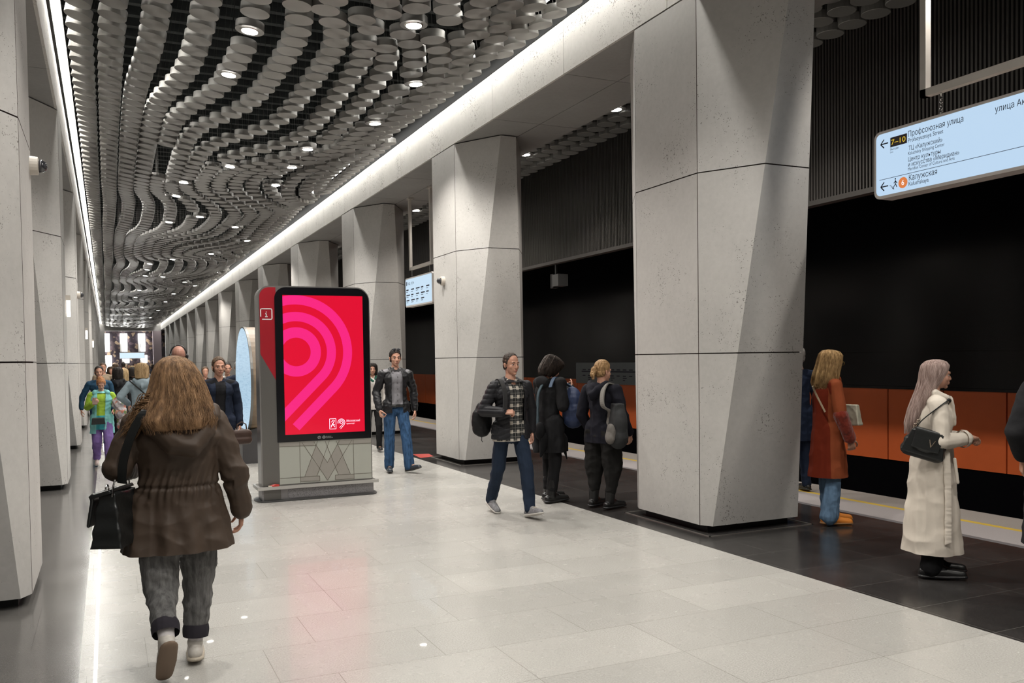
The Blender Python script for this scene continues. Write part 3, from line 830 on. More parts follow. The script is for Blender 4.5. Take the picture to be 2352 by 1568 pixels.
m = MB(); disc_x(m, .03, .22, .86); b_ = m.build('back_shell', simple('tan_shell', (0.20, 0.145, 0.095), 0.5, noise_amt=.25, nscale=6), t)
m = MB(); m.extrude([(-.10, 0), (.36, 0), (.36, .62), (-.10, .50)], 'y', -.45, .45) ; m.build('stand_base', simple('stand_dark', (0.045, 0.043, 0.045), 0.45), t)

# ------------------------------------------------------------------ cameras, small lamps
def cctv(x, y, z, sgn, label):
    t = empty('security_camera', (x, y, z), label=label, cat='security camera', rz=0 if sgn > 0 else pi)
    m = MB()
    n = 20; prof = [(.0, .072), (.055, .068), (.06, .05)]
    vs = [(px, r*cos(2*pi*k/n), r*sin(2*pi*k/n)) for px, r in prof for k in range(n)]
    fs = [(i*n+k, i*n+(k+1) % n, (i+1)*n+(k+1) % n, (i+1)*n+k) for i in range(2) for k in range(n)]
    fs += [tuple(range(n))[::-1], tuple(2*n+k for k in range(n))]
    m.add(vs, fs); m.build('mount', simple('cream_plastic', (0.55, 0.50, 0.44), 0.4), t)
    m = MB(); prof = [(.055, .05), (.085, .046), (.108, .032), (.118, .012)]
    vs = [(px, r*cos(2*pi*k/n), r*sin(2*pi*k/n)) for px, r in prof for k in range(n)]
    fs = [(i*n+k, i*n+(k+1) % n, (i+1)*n+(k+1) % n, (i+1)*n+k) for i in range(3) for k in range(n)]
    fs += [tuple(range(n))[::-1], tuple(3*n+k for k in range(n))]
    m.add(vs, fs); m.build('dome', simple('dark_dome', (0.03, 0.03, 0.035), 0.08, spec=.8), t, smooth=True)
cctv(WALL_R, 12.87, 2.83, -1, 'small domed security camera on the hall face of the second right pillar')
cctv(WALL_L, 7.55, 3.11, 1, 'domed security camera on the nearest left pillar, close to the picture edge')
cctv(WALL_L, 18.95, 2.95, 1, 'small domed security camera on the third left pillar')
for k, (y, l) in enumerate(((13.62, 'second'), (25.5, 'fourth'), (37.4, 'sixth'))):
    t = empty('emergency_lamp', (WALL_L, y-0.2, 2.26), label=f'narrow glowing emergency lamp on the {l} left pillar', cat='lamp')
    m = MB(); m.box(0.01, .055, -.03, .03, .0, .22); m.build('glowing_tube', emit('emergency_glow', (1, .97, .9), 5), t)
    m = MB(); m.box(0, .06, -.035, .035, .22, .29); m.box(0, .01, -.035, .035, -.01, .22); m.build('mount', simple('cream_plastic', (0.55, 0.50, 0.44), 0.4), t)
t = empty('track_camera', (8.0, 15.2, 3.0), label='dark boxy camera unit hanging under the ribbed wall over the track', cat='security camera')
m = MB(); m.box(-.02, .2, -.22, .03, .0, .23); m.build('housing', simple('dark_grey_box', (0.07, 0.07, 0.07), 0.5), t)
m = MB(); m.box(.04, .16, .10, .22, -.02, .26); m.box(.07, .11, -.08, .2, .20, .25); m.box(.07, .11, .03, .08, .2, .47); m.build('bracket', M_BLACKP, t)
t = empty('track_wall_map', (10.93, 19.6, .95), rz=-pi/2, label='long grey line map panel on the far track wall above the orange band', cat='sign')
m = MB(); m.box(0, 3.4, 0, .04, 0, .52); m.build('panel', simple('grey_map_panel', (0.13, 0.15, 0.165), 0.35), t)
m = MB()
bars(m, [((.3, .30), (3.2, .30))], -.003, .03)
for k in range(11):
    x = .35+.27*k; bars(m, [((x, .345), (x+.16, .345)), ((x, .2), (x+.14, .2))], -.003, .025)
    if k % 2: bars(m, [((x, .15), (x+.17, .15)), ((x, .1), (x+.1, .1))], -.003, .022)
m.build('printing', M_INK, t, fix=False)
t = empty('hanging_exit_sign', (1.47, 60, 1.95), label='wide pale blue lit sign hanging far down the hall over the crowd', cat='sign')
m = MB(); m.box(-.74, .74, 0, .1, -.03, .37); m.build('frame', M_SIGNFR, t)
m = MB(); plate(m, [(-.71, 0), (.71, 0), (.71, .34), (-.71, .34)], -.004); m.build('light_panel', emit('end_sign_panel', (0.62, 0.78, 0.95), 0.85), t)
m = MB()
for x in (-.5, .5): m.tube([(x, .05, .37), (x, .05, 4.5)], .012)
m.build('hanger', M_STEEL, t)
t = MB(); t.extrude([(4.60, 13.47), (4.86, 13.55), (4.92, 13.98), (4.66, 14.06)], 'z', 0.0, .003)
o = t.build('floor_sticker', simple('red_sticker', (0.38, 0.05, 0.04), 0.4)); tag(o, 'red square sticker on the dark floor beside the second right pillar', 'sticker')

# ------------------------------------------------------------------ figure toolkit
V3 = Vector
def _ring_solid(centers, radii, n=12, flat=None):
    """tapered chain with rounded ends; flat=(axis, factor) squashes it across one axis"""
    pts = [V3(p) for p in centers]
    d0 = (pts[1]-pts[0]).normalized(); d1 = (pts[-1]-pts[-2]).normalized()
    P = []; Rr = []
    for a in (-85, -50, -22):
        P.append(pts[0]+d0*radii[0]*sin(radians(a))); Rr.append(radii[0]*cos(radians(a)))
    for p, r in zip(pts, radii): P.append(p); Rr.append(r)
    for a in (22, 50, 85):
        P.append(pts[-1]+d1*radii[-1]*sin(radians(a))); Rr.append(radii[-1]*cos(radians(a)))
    vs = []; prev = None
    for i, p in enumerate(P):
        d = (P[min(i+1, len(P)-1)]-P[max(i-1, 0)]).normalized()
        a = d.orthogonal().normalized() if prev is None else (prev-d*prev.dot(d)).normalized()
        prev = a; b = d.cross(a)
        for k in range(n):
            off = (a*cos(2*pi*k/n)+b*sin(2*pi*k/n))*Rr[i]
            if flat:
                ax, f = flat; off = off-ax*(off.dot(ax)*(1-f))
            vs.append(p+off)
    m = len(P); fs = [(i*n+k, i*n+(k+1) % n, (i+1)*n+(k+1) % n, (i+1)*n+k) for i in range(m-1) for k in range(n)]
    fs.append(tuple(reversed(range(n)))); fs.append(tuple((m-1)*n+k for k in range(n)))
    return vs, fs
def cap(a, b, ra, rb=None, flat=None, n=12):
    if flat: flat = (V3(flat[0]).normalized(), flat[1])
    return _ring_solid([a, b], [ra, ra if rb is None else rb], n, flat)
def chain(pts, rs, flat=None, n=12):
    if flat: flat = (V3(flat[0]).normalized(), flat[1])
    return _ring_solid(pts, rs, n, flat)
def ell(c, r, M=None, nu=16, nv=10):
    c = V3(c); r = (r, r, r) if isinstance(r, (int, float)) else r
    vs = []; fs = []
    for j in range(nv+1):
        t = -pi/2+0.06+(pi-0.12)*j/nv
        for k in range(nu):
            v = V3((r[0]*cos(t)*cos(2*pi*k/nu), r[1]*cos(t)*sin(2*pi*k/nu), r[2]*sin(t)))
            if M is not None: v = M @ v
            vs.append(c+v)
    fs = [(j*nu+k, j*nu+(k+1) % nu, (j+1)*nu+(k+1) % nu, (j+1)*nu+k) for j in range(nv) for k in range(nu)]
    fs.append(tuple(reversed(range(nu)))); fs.append(tuple(nv*nu+k for k in range(nu)))
    return vs, fs
def boxp(c, h, M=None):
    c = V3(c); vs = []
    for x, y, z in ((-1,-1,-1),(1,-1,-1),(1,1,-1),(-1,1,-1),(-1,-1,1),(1,-1,1),(1,1,1),(-1,1,1)):
        v = V3((x*h[0], y*h[1], z*h[2])); vs.append(c+(M @ v if M is not None else v))
    return vs, [(0,3,2,1),(4,5,6,7),(0,1,5,4),(1,2,6,5),(2,3,7,6),(3,0,4,7)]
def hexa(lo, hi, z0, z1, c=(0, 0)):
    """box tapering from half-sizes lo=(x,y) at z0 to hi at z1"""
    vs = [V3((c[0]+a*q[0], c[1]+b*q[1], z)) for q, z in ((lo, z0), (hi, z1)) for a, b in ((-1,-1),(1,-1),(1,1),(-1,1))]
    return vs, [(0,3,2,1),(4,5,6,7),(0,1,5,4),(1,2,6,5),(2,3,7,6),(3,0,4,7)]
def xf(prims, M):
    return [([M @ V3(v) for v in vs], fs) for vs, fs in prims]

def skin(name, prims, mat, parent=None, voxel=0.008, smooth=3, cuts=(), disp=None, wr=None, openf=None, post=None, color=None):
    """one continuous surface grown over overlapping volumes; cuts = [(point, normal)] keep the side the normal points away from"""
    v = []; f = []
    for vs, fs in prims:
        n = len(v); v += [tuple(p) for p in vs]; f += [[i+n for i in q] for q in fs]
    me = bpy.data.meshes.new(name); me.from_pydata(v, [], f)
    o = bpy.data.objects.new(name, me); COL.objects.link(o)
    md = o.modifiers.new('r', 'REMESH'); md.mode = 'VOXEL'; md.voxel_size = voxel; md.adaptivity = 0
    if smooth:
        ms = o.modifiers.new('s', 'SMOOTH'); ms.factor = 0.5; ms.iterations = smooth
    dg = bpy.context.evaluated_depsgraph_get()
    nm = bpy.data.meshes.new_from_object(o.evaluated_get(dg))
    o.modifiers.clear(); o.data = nm; bpy.data.meshes.remove(me)
    nm.name = name
    if wr or disp:
        co = np.empty(len(nm.vertices)*3); nm.vertices.foreach_get('co', co); co = co.reshape(-1, 3)
        no = np.empty(len(nm.vertices)*3); nm.vertices.foreach_get('normal', no); no = no.reshape(-1, 3)
        d = np.zeros(len(co))
        if wr:
            amp, fx, fy, fz = wr
            nz = noise.noise
            d += np.array([amp*(1-2*abs(nz((p[0]*fx+3.1, p[1]*fy+1.7, p[2]*fz)))-0.6*abs(nz((p[0]*fx*2.3, p[1]*fy*2.3, p[2]*fz*1.8+5)))-0.3) for p in co])
        if disp: d += disp(co, no)
        co += no*d[:, None]
        nm.vertices.foreach_set('co', co.ravel()); nm.update()
    if cuts or openf:
        bm = bmesh.new(); bm.from_mesh(nm)
        for pt, nr in cuts:
            bmesh.ops.bisect_plane(bm, geom=bm.verts[:]+bm.edges[:]+bm.faces[:], plane_co=V3(pt), plane_no=V3(nr), clear_outer=True)
        if openf:
            x0, x1, zt, lean = openf
            for x, nr in ((x0, -1), (x1, 1)):
                bmesh.ops.bisect_plane(bm, geom=bm.verts[:]+bm.edges[:]+bm.faces[:], plane_co=V3((x, 0, zt)), plane_no=V3((1, 0, lean*nr)).normalized())
            dl = []
            for q in bm.faces:
                c = q.calc_center_median()
                if c.y > 0.0 and c.z < zt and x0+lean*(zt-c.z)*1.0 < c.x < x1-lean*(zt-c.z)*1.0+2*lean*(zt-c.z) : dl.append(q)
            bmesh.ops.delete(bm, geom=dl, context='FACES')
        bm.to_mesh(nm); bm.free()
    nm.materials.clear(); nm.materials.append(mat)
    nm.polygons.foreach_set('use_smooth', [True]*len(nm.polygons))
    nm.update()
    if parent is not None: o.parent = parent
    return o

def face(dx, dy): return atan2(-dx, dy)

# cloth, skin and hair materials
def cloth(name, col, rough=0.85, var=0.12, bump=0.25, bscale=18, stretch=(1, 1, 1), weave=0.0, sheen=0.0, spec=0.2):
    if name in MATS: return MATS[name]
    m = NT(name); v = m.obj(stretch)
    f = m.noise(v, 7, 4); lo = tuple(c*(1-var) for c in col); hi = tuple(min(1, c*(1+var)) for c in col)
    m.base(m.ramp(f, [(0.3, lo), (0.7, hi)])); m.rough(rough)
    m.b.inputs['Specular IOR Level'].default_value = spec
    m.b.inputs['Sheen Weight'].default_value = sheen
    h = m.noise(v, bscale, 3)
    if weave: h = m.math('ADD', h, m.math('MULTIPLY', m.noise(m.obj(), 420, 1), weave))
    m.bump(h, bump, 0.012); MATS[name] = m.mat; return m.mat
def skin_mat(name, col):
    if name in MATS: return MATS[name]
    m = NT(name); v = m.obj()
    m.base(m.ramp(m.noise(v, 30, 3), [(0.3, (col[0]*.92, col[1]*.84, col[2]*.82)), (0.7, col)])); m.rough(0.5)
    m.b.inputs['Subsurface Weight'].default_value = 0.08
    m.b.inputs['Subsurface Radius'].default_value = (0.02, 0.008, 0.004)
    m.b.inputs['Specular IOR Level'].default_value = 0.35
    MATS[name] = m.mat; return m.mat
def hair_mat(name, dark, light, st=(60, 60, 5)):
    if name in MATS: return MATS[name]
    m = NT(name); v = m.obj(st)
    m.base(m.ramp(m.noise(v, 1.6, 4, .6), [(0.32, dark), (0.68, light)])); m.rough(0.55)
    m.b.inputs['Specular IOR Level'].default_value = 0.18
    m.bump(m.noise(v, 2.4, 3), 0.4, 0.01); MATS[name] = m.mat; return m.mat
SKIN = skin_mat('fair_skin', (0.52, 0.29, 0.205))
SKIN2 = skin_mat('warm_skin', (0.47, 0.25, 0.165))
LIP = simple('lips', (0.36, 0.12, 0.10), 0.45)
EYEW = simple('eye_white', (0.42, 0.37, 0.34), 0.3)
IRIS = simple('iris', (0.03, 0.022, 0.018), 0.15)

def head_frame(c, yaw_=0, pitch=0, roll_=0, s=1.0):
    return Matrix.Translation(V3(c)) @ Matrix.Rotation(radians(yaw_), 4, 'Z') @ Matrix.Rotation(radians(pitch), 4, 'X') @ Matrix.Rotation(radians(roll_), 4, 'Y') @ Matrix.Scale(s, 4)
def head_prims(M, detail=True, female=False):
    jw = .88 if female else 1.0
    L = [ell((0, -.012, .026), (.074, .094, .090)), ell((0, .020, -.030), (.059, .068, .086)), ell((0, .030, -.078), (.041*jw, .045, .036)), ell((0, .066, -.100), (.018*jw, .017, .017))]
    if detail:
        L += [ell((.036, .052, -.032), (.023, .024, .026)), ell((-.036, .052, -.032), (.023, .024, .026)),
              cap((-.036, .076, .014), (.036, .076, .014), .012), chain([(0, .084, .004), (0, .096, -.022), (0, .101, -.036)], [.007, .009, .0108]),
              ell((.0115, .091, -.040), (.0085, .010, .008)), ell((-.0115, .091, -.040), (.0085, .010, .008)),
              cap((-.017, .083, -.064), (.017, .083, -.064), .0085), cap((-.014, .082, -.076), (.014, .082, -.076), .0075),
              cap((.078, -.006, -.034), (.082, -.012, -.004), .010, .015, flat=((1, 0, 0), .5)), cap((-.078, -.006, -.034), (-.082, -.012, -.004), .010, .015, flat=((1, 0, 0), .5))]
    return xf(L, M)
def face_parts(M, parent, brow=(0.05, 0.035, 0.025), v=.0035, lips=LIP):
    bmat = simple('brow_%d' % int(brow[0]*1000), brow, .8)
    for sx in (1, -1):
        e = skin('eye', xf([ell((.030*sx, .0700, -.006), (.0125, .0105, .0072))], M), EYEW, parent, voxel=v*.6, smooth=1)
        skin('iris', xf([ell((.030*sx, .0800, -.006), (.0060, .0022, .0060))], M), IRIS, e, voxel=v*.4, smooth=1)
        skin('eyebrow', xf([chain([(.016*sx, .0885, .017), (.034*sx, .086, .021), (.050*sx, .076, .015)], [.0035, .0042, .0025])], M), bmat, parent, voxel=v*.6, smooth=1)
    skin('lips', xf([chain([(-.021, .083, -.070), (-.009, .0915, -.0665), (.009, .0915, -.0665), (.021, .083, -.070)], [.002, .0045, .0045, .002]), chain([(-.017, .084, -.072), (0, .0905, -.077), (.017, .084, -.072)], [.002, .0055, .002])], M), lips, parent, voxel=v*.6, smooth=1)

def hand_prims(w, d, pn, thumb, curl=25, s=1.0, spread=1.0):
    """w wrist, d direction of the hand, pn palm normal (fingers curl towards it), thumb = +1/-1 side"""
    w = V3(w); d = V3(d).normalized(); pn = V3(pn); pn = (pn-d*pn.dot(d)).normalized(); ac = d.cross(pn)*thumb
    L = []
    for k in (-.026, -.009, .009, .026):
        L.append(chain([w+d*.012*s+ac*k*.6*s, w+d*.086*s+ac*k*s], [.014*s, .0135*s]))
    for k, ln in ((-.030, .060), (-.0105, .076), (.0105, .080), (.030, .072)):
        p = w+d*.084*s+ac*k*s*spread; dd = (d+ac*k*2.2*spread).normalized(); pts = [p]; rs = [.0092*s]; a = 0
        for q, fr in enumerate((.42, .33, .25)):
            a += curl*(.8, 1.2, 1.0)[q]
            p = p+(dd*cos(radians(a))+pn*sin(radians(a)))*ln*fr*s; pts.append(p); rs.append((.0088, .008, .0070)[q]*s)
        L.append(chain(pts, rs, n=8))
    b = w+d*.022*s+ac*.022*s+pn*.006*s
    L.append(chain([b, b+(d*.6+ac*.8+pn*.25)*.040*s, b+(d*.85+ac*.75+pn*.45)*.066*s, b+(d*1.0+ac*.55+pn*.6)*.084*s], [.014*s, .0115*s, .010*s, .008*s], n=8))
    return L

class Fig:
    """a person: joints in metres in the person's own frame (facing +y, right hand at +x)"""
    def __init__(s, loc, d, label, H=1.7, J=None, voxel=0.007, skinm=SKIN, female=False, group=None):
        s.H = H; s.s = H/1.75; s.vx = voxel; s.female = female; k = s.s
        s.root = empty('person', (loc[0], loc[1], 0), face(*d), label, 'person', group)
        j = dict(pel=(0, 0, .95*k), wst=(0, 0, 1.10*k), chs=(0, .01*k, 1.30*k), nck=(0, -.015*k, 1.47*k), hd=(0, .015*k, 1.625*k), hy=0, hp=0, hr=0,
                 shR=(.180*k, 0, 1.395*k), elR=(.235*k, -.03*k, 1.14*k), wrR=(.235*k, .04*k, .88*k), hdR=(0, .15, -1), pnR=(-1, 0, 0), cuR=22,
                 shL=(-.180*k, 0, 1.395*k), elL=(-.235*k, -.03*k, 1.14*k), wrL=(-.235*k, .04*k, .88*k), hdL=(0, .15, -1), pnL=(1, 0, 0), cuL=22,
                 hpR=(.09*k, 0, .92*k), knR=(.095*k, .02*k, .50*k), anR=(.10*k, -.02*k, .09*k), toR=(.115*k, .13*k, .035*k),
                 hpL=(-.09*k, 0, .92*k), knL=(-.095*k, .02*k, .50*k), anL=(-.10*k, -.02*k, .09*k), toL=(-.115*k, .13*k, .035*k))
        if J: j.update(J)
        s.J = {a: (V3(b) if isinstance(b, tuple) else b) for a, b in j.items()}
        s.skinm = skinm
        s.HM = head_frame(s.J['hd'], j['hy'], j['hp'], j['hr'], k*(1.0 if not female else .96))
    def body(s, detail=True, hands=True, faceparts=True, brow=(0.05, 0.035, 0.025), voxel=None):
        J, k = s.J, s.s
        L = head_prims(s.HM, detail, s.female)
        base = s.HM @ V3((0, -.028, -.05))
        L += [chain([base, (base+J['nck'])/2, J['nck']], [.050*k, .048*k, .062*k])]
        L += [cap(J['chs'], J['wst'], .125*k, .11*k, flat=((0, 1, 0), .72)), cap(J['wst'], J['pel'], .11*k, .125*k, flat=((0, 1, 0), .75)), cap(J['nck']+V3((0,0,-.03*k)), J['shL'], .05*k, .048*k), cap(J['nck']+V3((0,0,-.03*k)), J['shR'], .05*k, .048*k), cap(J['nck'], J['chs'], .06*k, .1*k)]
        for a in 'RL':
            L += [cap(J['sh'+a], J['el'+a], .050*k, .040*k), cap(J['el'+a], J['wr'+a], .038*k, .026*k), cap(J['hp'+a], J['kn'+a], .080*k, .052*k), cap(J['kn'+a], J['an'+a], .052*k, .036*k),
                  cap(J['an'+a], J['to'+a], .036*k, .03*k)]
            if hands: L += hand_prims(J['wr'+a], J['hd'+a], J['pn'+a], 1 if a == 'R' else -1, J['cu'+a], k)
            else: L += [cap(J['wr'+a], J['wr'+a]+J['hd'+a].normalized()*.11*k, .03*k, .022*k)]
        s.b = skin('body', L, s.skinm, s.root, voxel or s.vx*.72, 1 if detail else 2)
        if faceparts: face_parts(s.HM, s.root, brow, v=.0035 if detail else .006)
        return s
    def top(s, name, mat, hem=.80, r=1.0, arm=1.0, hemr=None, cuff=.03, wr=(.007, 9, 9, 14), disp=None, openf=None, extra=(), cuts=(), sleeves=True, neck=True, voxel=None, skirt=None, flat=.74, smooth=3, cy=0.0, hips=True):
        J, k = s.J, s.s; o = V3((0, cy, 0))
        L = [cap(J['chs']+o, J['wst']+o, .150*k*r, .140*k*r, flat=((0, 1, 0), flat)), cap(J['wst']+o, J['pel']+o, .140*k*r, .150*k*r, flat=((0, 1, 0), flat+.04)),
             cap(J['nck']+V3((0, 0, -.045*k)), J['shL'], .070*k, .060*k), cap(J['nck']+V3((0, 0, -.045*k)), J['shR'], .070*k, .060*k), ell(J['chs']+V3((0, .005, .02*k)), (.172*k*r, .112*k*r, .13*k))]
        if neck: L.append(cap(J['nck']+V3((0, 0, -.04*k)), J['nck']+V3((0, 0, -.005*k)), .070*k, .058*k))
        h = V3((J['pel'].x, J['pel'].y+cy, hem-.12))
        L.append(cap(J['pel']+o, h, .150*k*r, (hemr or .16)*k, flat=((0, 1, 0), flat+.06)))
        if hem < J['hpL'].z+.10 and hips:
            hr = max(.108*k, (hemr or .16)*k*.66)
            for a in 'RL':
                hp = J['hp'+a]; b = V3((hp.x*1.0, h.y, h.z)); L.append(cap(hp+V3((0, 0, .02)), b, .112*k*(.5+.5*r), hr))
            L.append(cap(J['hpL']+V3((0, 0, .02)), J['hpR']+V3((0, 0, .02)), .112*k*(.5+.5*r)))
        c = [((0, 0, hem), (0, 0, -1))]+list(cuts)
        S = []
        if sleeves:
            for a in 'RL':
                w = J['wr'+a]; e = J['el'+a]; dd = (w-e).normalized()
                q = [cap(J['sh'+a], e, .064*k*arm, .057*k*arm), cap(e, w-dd*(cuff-.01), .058*k*arm, .046*k*arm)]
                if min(w.z, e.z) < hem+.08: S.append(q)
                else: L += q
        L += list(extra)
        o_ = skin(name, L, mat, s.root, voxel or s.vx, smooth, c, disp, wr, openf)
        for q in S: skin('sleeve', q, mat, o_, voxel or s.vx, smooth, (), disp if False else None, wr)
        return o_
    def legs(s, name, mat, top=None, bot=.06, r=1.0, knee=1.0, ank=1.0, wr=(.007, 10, 10, 9), extra=(), cuts=None, voxel=None, disp=None):
        J, k = s.J, s.s
        L = [cap(J['hpL'], J['hpR'], .090*k*r, flat=((0, 1, 0), .95)), cap(J['pel'], J['pel']+V3((0, 0, .06*k)), .125*k*r, flat=((0, 1, 0), .75)), ell(J['pel']-V3((0, 0, .07*k)), (.12*k, .105*k*r, .085*k))]
        for a in 'RL':
            an = J['an'+a]; kn = J['kn'+a]; e = an+(kn-an).normalized()*max(0, bot-.06)
            L += [cap(J['hp'+a], kn, .092*k*r, .068*k*knee), cap(kn, e, .066*k*knee, .056*k*ank)]
        return skin(name, L+list(extra), mat, s.root, voxel or s.vx, 3, cuts or (), disp, wr)
    def shoe(s, a, mat, solem=None, boot=0.0, big=1.0, name='shoe', lace=None):
        J, k = s.J, s.s*big; an, to = J['an'+a], J['to'+a]
        f = (to-an); f.z = to.z-(an.z-.055*k); fd = f.normalized()
        heel = an+V3((0, 0, -.045*k))-fd*.045*k; toe = to+fd*.035*k; mid = heel.lerp(toe, .5)
        upn = (V3((0, 0, 1))-fd*fd.z).normalized()
        L = [chain([heel+upn*.012*k, mid+upn*.012*k, toe+upn*.0*k], [.036*k, .041*k, .036*k], flat=(upn, .95)), cap(an+upn*.01*k, mid+upn*.03*k, .040*k, .032*k)]
        if boot: L.append(cap(an, an+(J['kn'+a]-an).normalized()*boot, .048*k, .054*k))
        zc = heel-upn*.022*k
        o = skin(name, L, mat, s.root, min(s.vx*.8, .008), 2, [(zc+upn*.0, -upn)])
        sl = [chain([heel-upn*.014*k, mid-upn*.014*k, toe-upn*.010*k], [.044*k, .048*k, .042*k], flat=(upn, .36))]
        so = skin('sole', sl, solem or M_BLACKP, o, min(s.vx*.8, .007), 1)
        if lace:
            m = MB()
            ac = fd.cross(upn)
            for q in range(4):
                p = an.lerp(to, .30+.17*q)+upn*(.040-.006*q)*k
                m.tube([p-ac*.022*k+fd*.008, p+upn*.006*k, p+ac*.022*k-fd*.004], .0035*k, n=5)
            m.build('laces', lace, o, smooth=True)
        return o
    def short_hair(s, mat, lift=.010, front=(.03, .0), nz=(.75, -.66), low=-.07, bulk=(1, 1, 1), strands=0, wr=(.004, 60, 60, 30)):
        L = [ell((0, -.018, .034), ((.074+lift)*bulk[0], (.094+lift)*bulk[1], (.088+lift)*bulk[2])), ell((0, -.045, -.02), (.066+lift, .055+lift, .07))]
        R3 = s.HM.to_3x3().normalized()
        cuts = [(s.HM @ V3((0, front[0], front[1])), R3 @ V3((0, nz[0], nz[1]))), (s.HM @ V3((0, 0, low)), R3 @ V3((0, .25, -1)))]
        return skin('hair', xf(L, s.HM), mat, s.root, max(.004, s.vx*.6), 1, cuts, None, wr)

def hair_loft(name, prof, mat, parent, M=None, strands=300, rad=.0022, seed=1, wav=.012, wfreq=2.0, n=36, amp=.012, over=(1.0, 1.06), ragged=.05, drift=.25, a0=0, a1=2*pi, seg=14):
    """a fall of hair: rings (z, cx, cy, rx, ry) from crown to ends, with separate strands laid over it"""
    rnd = random.Random(seed); M = M or Matrix.Identity(4)
    zs = [p[0] for p in prof]; P = np.array(prof, float); tt = np.linspace(0, 1, len(prof))
    def at(t): return [float(np.interp(t, tt, P[:, q])) for q in range(5)]
    vs = []; fs = []; rows = 26
    for i in range(rows+1):
        z, cx, cy, rx, ry = at(i/rows)
        for k in range(n):
            a = 2*pi*k/n
            g = 1+amp/max(rx, .03)*noise.noise((cos(a)*3+seed, sin(a)*3, z*2.5))*(.3+i/rows)+amp*.5/max(rx, .03)*sin(a*17+3*noise.noise((a, z*3, seed)))
            vs.append(M @ V3((cx+rx*cos(a)*g, cy+ry*sin(a)*g, z+(ragged*.5*noise.noise((a*2.5, seed, 0)) if i > rows-2 else 0))))
    for i in range(rows):
        for k in range(n): fs.append((i*n+k, (i+1)*n+k, (i+1)*n+(k+1) % n, i*n+(k+1) % n))
    fs.append(tuple(range(n))); fs.append(tuple(reversed([rows*n+k for k in range(n)])))
    m = MB(); m.add(vs, fs)
    for q in range(strands):
        a = a0+(a1-a0)*rnd.random(); t0 = rnd.random()**1.5*.35; t1 = min(1.06, .75+.32*rnd.random()); ov = over[0]+(over[1]-over[0])*rnd.random()
        dr = drift*(rnd.random()-.5)*2; ph = rnd.random()*6; wf = wfreq*(.8+.5*rnd.random()); pts = []; rs = []
        for i in range(seg):
            t = t0+(t1-t0)*i/(seg-1); z, cx, cy, rx, ry = at(min(t, 1))
            if t > 1: z -= (t-1)*ragged*8
            w = wav*sin(ph+t*wf*2*pi)*min(1, t*1.6)
            aa = a+dr*t*t+w/max(rx, .05); o = ov+.04*sin(ph*2+t*7)*t
            pts.append(M @ V3((cx+rx*cos(aa)*o, cy+ry*sin(aa)*o, z))); rs.append(rad*(1-.6*i/(seg-1)))
        m.tube(pts, rad, n=4, cap=False, rs=rs)
    return m.build(name, mat, parent, smooth=True)

def strap(name, pts, w, th, mat, parent=None, up=None, sub=6):
    """flat band following points; width across `up`"""
    P = [V3(p) for p in pts]; Q = []
    for i in range(len(P)-1):
        p0 = P[max(i-1, 0)]; p1 = P[i]; p2 = P[i+1]; p3 = P[min(i+2, len(P)-1)]
        for k in range(sub):
            t = k/sub; Q.append(.5*((2*p1)+(p2-p0)*t+(2*p0-5*p1+4*p2-p3)*t*t+(3*p1-p0-3*p2+p3)*t*t*t))
    Q.append(P[-1]); vs = []; fs = []
    for i, p in enumerate(Q):
        d = (Q[min(i+1, len(Q)-1)]-Q[max(i-1, 0)]).normalized(); u = V3(up or (0, 0, 1)); wv = u-d*u.dot(d)
        wv = wv.normalized() if wv.length > 1e-4 else d.orthogonal().normalized(); nn = d.cross(wv)
        for a, b in ((-1, -1), (1, -1), (1, 1), (-1, 1)): vs.append(p+wv*a*w/2+nn*b*th/2)
    for i in range(len(Q)-1):
        for k in range(4): fs.append((i*4+k, i*4+(k+1) % 4, (i+1)*4+(k+1) % 4, (i+1)*4+k))
    fs += [(3, 2, 1, 0), tuple((len(Q)-1)*4+k for k in range(4))]
    m = MB(); m.add(vs, fs); return m.build(name, mat, parent)

def fig_mat(loc, rz): return Matrix.Translation(V3(loc)) @ Matrix.Rotation(rz, 4, 'Z')
def onto(fig, bag, pts):
    """points given in the wearer's frame, in the frame of the bag"""
    A = fig_mat(fig.root.location, fig.root.rotation_euler[2]); B = Matrix.Translation(bag.location) @ bag.rotation_euler.to_matrix().to_4x4()
    M = B.inverted() @ A
    return [M @ V3(p) for p in pts]

# ------------------------------------------------------------------ 1: woman in the brown jacket, walking away
M_BROWN = cloth('brown_parka_cloth', (0.052, 0.034, 0.023), .62, .10, .22, 9, (1, 1, .7), spec=.35)
M_GREYJ = cloth('grey_denim', (0.125, 0.122, 0.120), .9, .5, .3, 14, (6, 6, 1.2), weave=.5)
M_LEATHB = simple('black_leather', (0.010, 0.011, 0.011), .34, bump=.12, bscale=40, spec=.5)
f = Fig((0.32, 4.88), (0, 1), 'woman with long light brown hair in a brown hooded jacket and grey jeans, walking away', 1.63, dict(
    pel=(0, 0, .86), wst=(.01, -.01, 1.0), chs=(.01, -.01, 1.19), nck=(.0, -.01, 1.36), hd=(.005, .02, 1.51), hy=0, hp=-4,
    shR=(.185, 0, 1.285), elR=(.285, -.04, 1.02), wrR=(.325, .03, .80), hdR=(.0, .22, -1), pnR=(-1, .2, 0),
    shL=(-.185, 0, 1.285), elL=(-.285, -.03, 1.075), wrL=(-.21, .20, 1.04), hdL=(.3, 1, -.1), pnL=(1, -.3, 0),
    hpR=(.105, 0, .84), knR=(.10, .06, .47), anR=(.072, .04, .095), toR=(.085, .185, .036),
    hpL=(-.105, 0, .84), knL=(-.095, -.06, .46), anL=(-.085, -.29, .225), toL=(-.095, -.225, .075)), voxel=.0065, female=True)
f.body(detail=True, faceparts=False)
